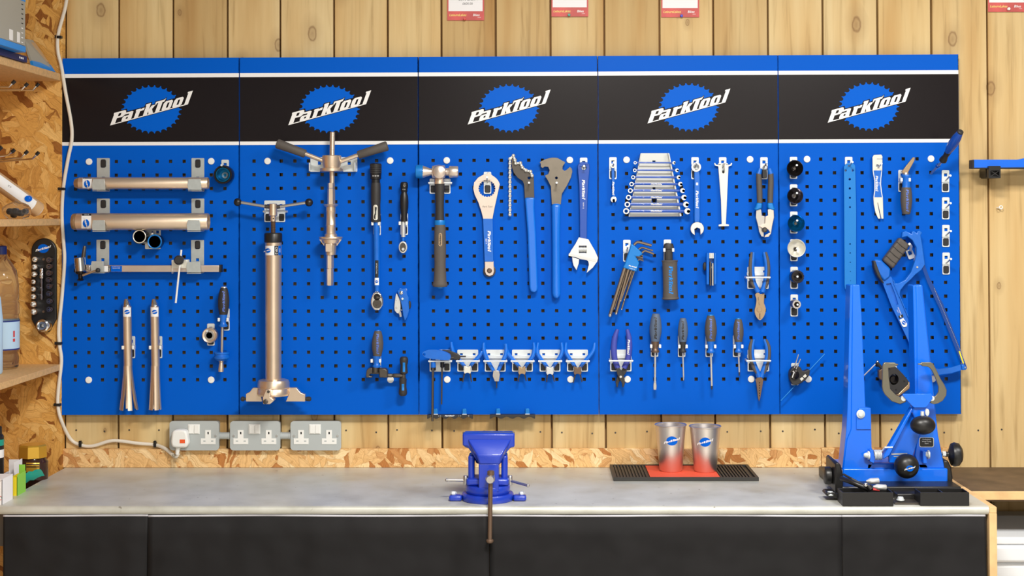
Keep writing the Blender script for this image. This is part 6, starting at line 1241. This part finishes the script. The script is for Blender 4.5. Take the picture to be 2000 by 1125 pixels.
# leaning flat carton
t = T('flat_carton', 'flattened grey and blue carton leaning at the shelf edge', 'box', None, loc=(X(95, .1), -.1, ZS1))
q = [W(108, 141, .03), W(66, 129, .18), W(48, 76, .20), W(64, 78, .10)]; q[0].z = ZS1 + .001; q[1].z = ZS1 + .001
def slab(p, th, nm, m, lb=None):
    n = (p[1] - p[0]).cross(p[3] - p[0]).normalized() * th; V = p + [v + n for v in p]
    return O(nm, (V, [(0, 1, 2, 3), (7, 6, 5, 4), (0, 4, 5, 1), (1, 5, 6, 2), (2, 6, 7, 3), (3, 7, 4, 0)]), m, t, smooth=0, label=lb)
slab(q, .006, 'carton_body', 'boxg'); b_ = [q[0].lerp(q[3], -.0), q[1].lerp(q[2], 0), q[1].lerp(q[2], .22), q[0].lerp(q[3], .22)]
off = Vector((.0012, -.0012, .0012)); slab([v + off for v in b_], .0075, 'blue_band', 'boxb', 'blue band'); slab([q[0].lerp(q[3], .3) + off, q[0].lerp(q[1], .45).lerp(q[3].lerp(q[2], .45), .3) + off, q[0].lerp(q[1], .45).lerp(q[3].lerp(q[2], .45), .9) + off, q[0].lerp(q[3], .9) + off], .0068, 'window', 'card')
# long wire hooks from the side wall
def lhook(pts, d, lb):
    t = T('wire_hook', 'long steel wire hook with black tip, ' + lb, 'hook', 'long wire hooks', loc=(XW, -d, W(pts[0][0], pts[0][1], d).z)); P = [W(x, y, d) for x, y in pts]; P = [Vector((XW, P[0].y, P[0].z))] + P
    O('wire', gtubew(P, .0026, 8), 'chrome', t); a, b = P[-2], P[-1]; O('tip', gtubew([b.lerp(a, .15), b + (b - a).normalized() * .008], .0048, 10), 'black', t); O('wall_plate', gboxw(XW, XW + .003, -d - .015, -d + .015, P[0].z - .03, P[0].z + .03), 'zinc', t)
lhook([(0, 170), (17, 170), (25, 162)], .32, 'upper row, furthest from the planks'); lhook([(0, 175), (42, 175), (50, 167)], .21, 'upper row, in the middle'); lhook([(0, 177), (64, 176), (72, 167)], .10, 'upper row, nearest the planks')
lhook([(-20, 303), (-8, 298), (-1, 291)], .42, 'lower row, furthest from the planks'); lhook([(-20, 307), (15, 303), (24, 296)], .31, 'lower row, second from the far end'); lhook([(-20, 313), (41, 308), (50, 299)], .20, 'lower row, second from the planks'); lhook([(-20, 318), (63, 310), (72, 301)], .10, 'lower row, nearest the planks')
# cardboard tube, bag of fittings
t = T('cardboard_tube', 'brown cardboard tube with white label lying on the middle shelf', 'tube', None, (70, 425, .22))
ed = Vector((.35, 0, -.6)).normalized()
A_, B_ = W(-38, 329, .30), W(74, 415, .16); B_.z = max(B_.z, ZS2 + .024); ax = (A_ - B_); R = .0215
tb = O('tube', grings([B_, B_ + ax * .002, A_], ax, [R - .002, R, R], 28), 'card', t); O('end_plug', grings([B_ - ax.normalized() * .0025, B_ - ax.normalized() * .0004], ax, [R - .003, R - .0015], 28), 'white', t)
e1 = ax.normalized().cross(Vector((0, 1, 0))).normalized(); e1 = e1 if e1.z > 0 else -e1; V = []; F = []
yv = Vector((0, -1, 0)); yv = (yv - ax.normalized() * yv.dot(ax.normalized())).normalized()
for k in range(2):
    for i in range(7):
        a = math.radians(-8 + 12 * i); V.append(B_ + ax * (.13 + .84 * k) + (e1 * math.sin(a) + yv * math.cos(a)) * (R + .0004))
for i in range(6): F.append((i, i + 1, i + 8, i + 7))
O('label', (V, F), 'white', t); emblem(55.5, 388, 16, .2, t, objs=[tb], letters=None, eps=.0028); text('label_text', 'X V', 19, 364, 3.2, 'ink', t, objs=[tb], ang=math.radians(38), eps=.0028)
t = T('parts_bag', 'clear bag of dark metal fittings on the middle shelf', 'bag', None, (35, 426, .30)); random.seed(3)
V, F = gball(33, 412, .30, 29, 17, 22, 20); V = [v + Vector((random.uniform(-1, 1), random.uniform(-1, 1), random.uniform(-1, 1))) * .0022 for v in V]; zlo = ZS2 + .0005
V = [Vector((v.x, v.y, max(v.z, zlo))) for v in V]; O('film', (V, F), 'bag', t, smooth=20); O('film_corner', gplate([(26, 398), (31, 390), (40, 398), (33, 403)], .30, .302), 'bag', t)
for x, y, r in ((18, 413, 6), (28, 414, 7.5), (38, 416, 6), (47, 413, 5.5), (25, 420, 5)): O('fitting', gd(x, y, [(.292, r), (.306, r), (.307, r * .6), (.296, r * .55), (.296, 0)], 14), 'bchrome' if x != 47 else 'gun', t)
# bottles on the lower shelf
def bottle(cx, d, prof, label, labz, cap='capb', water='clear', lb=True):
    c = W(cx, 700, d); t = T('water_bottle', label, 'bottle', None, loc=(c.x, -d, ZS3)); s = ms(d)
    def zz(y): return W(cx, y, d).z
    z0 = zz(prof[0][0]); k = ZS3 + .0008 - z0
    O('bottle_body', grings([Vector((c.x, -d, zz(y) + k)) for y, r in prof], (0, 0, 1), [r * s for y, r in prof], 32), water, t); ytop = prof[-1][0]
    O('cap', grings([Vector((c.x, -d, zz(y) + k)) for y in (ytop + 3, ytop - 12, ytop - 14)], (0, 0, 1), [10.5 * s, 10.5 * s, 9 * s], 24), cap, t)
    if lb:
        a, b, r = labz; O('label', grings([Vector((c.x, -d, zz(y) + k)) for y in (a, b)], (0, 0, 1), [r * s] * 2, 32, caps=False), 'blabel', t); [O('label_edge', grings([Vector((c.x, -d, zz(y) + k)) for y in yy_], (0, 0, 1), [r * s + .0004] * 2, 32, caps=False), 'capb', t) for yy_ in ((a + .1, a - 2.4), (b + 2.4, b - .1))]
        for yy, xx, w, h in ((627, 10, 6, 3), (638, 10, 4, 4), (650, 10, 2, 5), (643, 33, 4, 12), (655, 33, 5, 6)):
            p = W(cx + 0, yy, d); ang = math.asin(max(-.98, min(.98, (xx - cx) / r))); Vv = []
            for da in (-1, 1):
                for dz in (-1, 1): an = ang + da * w / r * .5; Vv.append(Vector((c.x + math.sin(an) * (r * s + .0006), -d - math.cos(an) * (r * s + .0006), p.z + k + dz * h * s * .5)))
            O('label_print', (Vv, [(0, 2, 3, 1)]), 'red', t)
    return t
bottle(2, .12, [(711, 30), (708, 33), (690, 34), (682, 32), (676, 34.5), (616, 34.5), (608, 33), (604, 34.5), (584, 34), (580, 32.5), (570, 34), (548, 33), (520, 29), (505, 20), (496, 12), (486, 10)], 'clear water bottle with pale blue label on the lower shelf', (674, 617, 35))
bottle(-26, .27, [(748, 28), (744, 30), (640, 30), (632, 29), (600, 26), (584, 20)], 'pale blue bottle with dark cap standing before the water bottle', None, lb=False, water='blabel')
# socket holder with its sockets
fr(0, 450, 6.25); D0 = .0045; NTH = ['first', 'second', 'third', 'fourth', 'fifth', 'sixth', 'seventh', 'eighth']
t = T('socket_holder', 'black socket holder plate with rounded top fixed to the strand board', 'socket holder', None, (530, 1260, D0))
pl = O('plate', gplate([(533 + 153 * math.cos(a), 250 + 154 * math.sin(a)) for a in np.linspace(math.pi, 2 * math.pi, 17)] + [(686, 1080), (600, 1240), (470, 1230), (380, 1090), (378, 300)], D0, .016), 'black', t, bev=.003)
emblem(528, 222, 140, .03, t, objs=[pl], eps=.0006)
for x, y in ((530, 353), (529, 992)): O('screw', gd(x, y, [(.0162, 16), (.0175, 14)], 14), 'brown', t)
for i, y in enumerate((355, 445, 535, 628, 716, 808, 900, 992)):
    r = (36, 38, 38, 33, 37, 38, 43, 43)[i]; x = (424, 420, 414, 408, 406, 406, 408, 412)[i]
    q = T('small_socket', NTH[i] + ' hollow chrome socket below the emblem on the black holder', 'socket', 'hollow sockets on the holder', (x, y + r, .02))
    O('socket_body', gd(x, y, [(.0165, r * .95), (.036, r), (.038, r * .93), (.038, r * .7), (.018, r * .62), (.018, 0)], 20), 'chrome', q)
for i, y in enumerate((360, 440, 520, 602, 682, 772, 864, 964)):
    r = 38; x = (596, 596, 594, 592, 594, 594, 598, 598)[i]; q = T('bit_socket', NTH[i] + ' pointed bit socket below the emblem on the black holder', 'socket', 'bit sockets on the holder', (x, y + r, .02))
    O('socket_body', gd(x, y, [(.0165, r), (.032, r), (.034, r * .9)], 20), 'dsteel', q); O('bit', gd(x - 8, y + 4, [(.0343, r * .55), (.046, r * .5), (.05, r * .3)], 6), 'dsteel', q)
q = T('ratchet_extension', 'silver extension bar clipped down the middle of the holder', 'extension bar', None, (512, 845, .02))
O('drive_end', gv(511, [(462, 24), (468, 28), (520, 28), (524, 25), (530, 28), (580, 28), (586, 24)], .025, 16), 'chrome', q); O('bar', gv(511, [(584, 20), (845, 19)], .025, 14), 'dsteel', q)
q = T('large_socket', 'large chrome socket with square drive at the foot of the holder', 'socket', None, (505, 1240, .03))
O('socket_body', gd(512, 1165, [(.0165, 84), (.04, 82), (.044, 78), (.046, 62), (.044, 50), (.020, 48), (.020, 0)], 32), 'chrome', q); O('drive_web', gplate(circ(512, 1165, 49, 28), .034, .0438, [rect(492, 1142, 534, 1187)]), 'chrome', q, smooth=0)
# coffee jar, packet and cartons by the bench end
fr(0, 760, 5.113)
d = .16; c = W(325, 700, d); t = T('coffee_jar', 'dark coffee jar with faceted gold lid on the lowest shelf', 'jar', None, loc=(c.x, -d, LZ)); s = ms(d)
zj = W(325, 680, d).z; zt_ = W(325, 550, d).z
O('glass', grings([Vector((c.x, -d, z)) for z in (LZ + .0006, LZ + .004, zj - .012, zj - .004, zj)], (0, 0, 1), [140 * s, 150 * s, 152 * s, 130 * s, 124 * s], 32), 'coffee', t)
V, F = grings([Vector((c.x, -d, z)) for z in (zj + .0003, zj + .001, zt_ - .004, zt_)], (0, 0, 1), [144 * s, 146 * s, 140 * s, 126 * s], 8); O('lid', (V, F), 'gold', t, smooth=0, bev=.001, label='faceted gold lid')
jb = [o for o in t.children if o.name.startswith('glass')]
decal('label', 262, 735, 394, 830, 'gold', jb, t); decal('label_bar', 264, 748, 392, 758, 'coffee', jb, t, eps=.0009); decal('label_bar', 264, 772, 392, 782, 'coffee', jb, t, eps=.0009)
t = T('foil_packet', 'green foil packet slumped against the coffee jar', 'packet', None, (350, 940, .24))
q = [W(225, 948, .28), W(448, 858, .205), W(404, 794, .215), W(235, 842, .29)]
n = 6; V, F = [], []
for sgn in (1, -1):
    for j in range(n + 1):
        for i in range(n + 1):
            u, v = i / n, j / n; p = q[0].lerp(q[1], u).lerp(q[3].lerp(q[2], u), v); b = math.sin(math.pi * u) ** .6 * math.sin(math.pi * v) ** .6 if 0 < u < 1 and 0 < v < 1 else 0; V.append(p + Vector((0, -sgn * .010 * b - sgn * .0004 + .002 * math.sin(u * 17 + v * 5), .002 * math.sin(u * 23))))
N = (n + 1) ** 2
for j in range(n):
    for i in range(n):
        a = j * (n + 1) + i; F.append((a, a + 1, a + n + 2, a + n + 1)); F.append((a + N, a + n + 1 + N, a + n + 2 + N, a + 1 + N))
O('packet_body', (V, F), 'green', t, smooth=40)
O('packet_base', gboxw(W(250, 940, .3).x, W(250, 940, .3).x + .03, -.30, -.25, LZ + .0006, LZ + .03), 'green', t, bev=.006)
def sbox(nm, label, x0, x1, y0, d0, d1, m, parts=()):
    a, b = W(x0, y0, d1).x, W(x1, y0, d1).x; z = W(x0, y0, d1).z; t = T(nm, label, 'box', None, loc=((a + b) / 2, -(d0 + d1) / 2, LZ)); w = .0012
    O('box_body', gjoin(gboxw(a, b, -d1, -d1 + w, LZ + .0006, z), gboxw(a, b, -d0 - w, -d0, LZ + .0006, z), gboxw(a, a + w, -d1, -d0, LZ + .0006, z), gboxw(b - w, b, -d1, -d0, LZ + .0006, z), gboxw(a, b, -d1, -d0, LZ + .0006, LZ + .002)), m, t, smooth=0); return t, a, b, z
t, a, b, z = sbox('small_carton', 'open yellow and lime green carton beside the foil packet', 102, 172, 880, .34, .40, 'yellow')
O('lime_side', gboxw(b + .0001, b + .0010, -.40, -.34, LZ + .001, z + .006), 'lime', t, smooth=0, label='lime green side'); O('flap', gboxw(b - .016, b, -.342, -.341, z, z + .022), 'lime', t, smooth=0)
t, a, b, z = sbox('small_carton', 'open white carton with raised flap behind the yellow one', -20, 128, 870, .25, .33, 'paper'); O('flap', gboxw(a, b - .012, -.2515, -.2505, z, z + .030), 'paper', t, smooth=0); O('flap', gboxw(b - .001, b, -.32, -.26, z, z + .034), 'paper', t, smooth=0)
t, a, b, z = sbox('small_carton', 'white carton with red and green print at the bench corner', -170, 22, 905, .44, .515, 'paper'); O('lid_flap', gboxw(a, b, -.52, -.44, z + .0002, z + .0014), 'paper', t, smooth=0); text('print', 'C', -4, 1092, 42, 'red', t, d=.5156); text('print', 'i', 14, 1082, 20, 'green', t, d=.5156)
c = W(-40, 760, .30); t = T('spray_can', 'black and teal spray can half hidden by the cartons', 'can', None, loc=(c.x, -.30, LZ)); s = ms(.3)
O('can_body', grings([Vector((c.x, -.30, z)) for z in (LZ + .0006, LZ + .003, W(0, 470, .3).z, W(0, 450, .3).z)], (0, 0, 1), [72 * s, 76 * s, 76 * s, 60 * s], 28), 'black', t); O('band', grings([Vector((c.x, -.30, W(0, y, .3).z)) for y in (560, 500)], (0, 0, 1), [77 * s] * 2, 28, caps=False), 'green', t); O('band', grings([Vector((c.x, -.30, W(0, y, .3).z)) for y in (680, 600)], (0, 0, 1), [77 * s] * 2, 28, caps=False), 'white', t); O('cap', grings([Vector((c.x, -.30, W(0, y, .3).z)) for y in (449, 380, 370)], (0, 0, 1), [58 * s, 56 * s, 44 * s], 24), 'black', t)
fr()
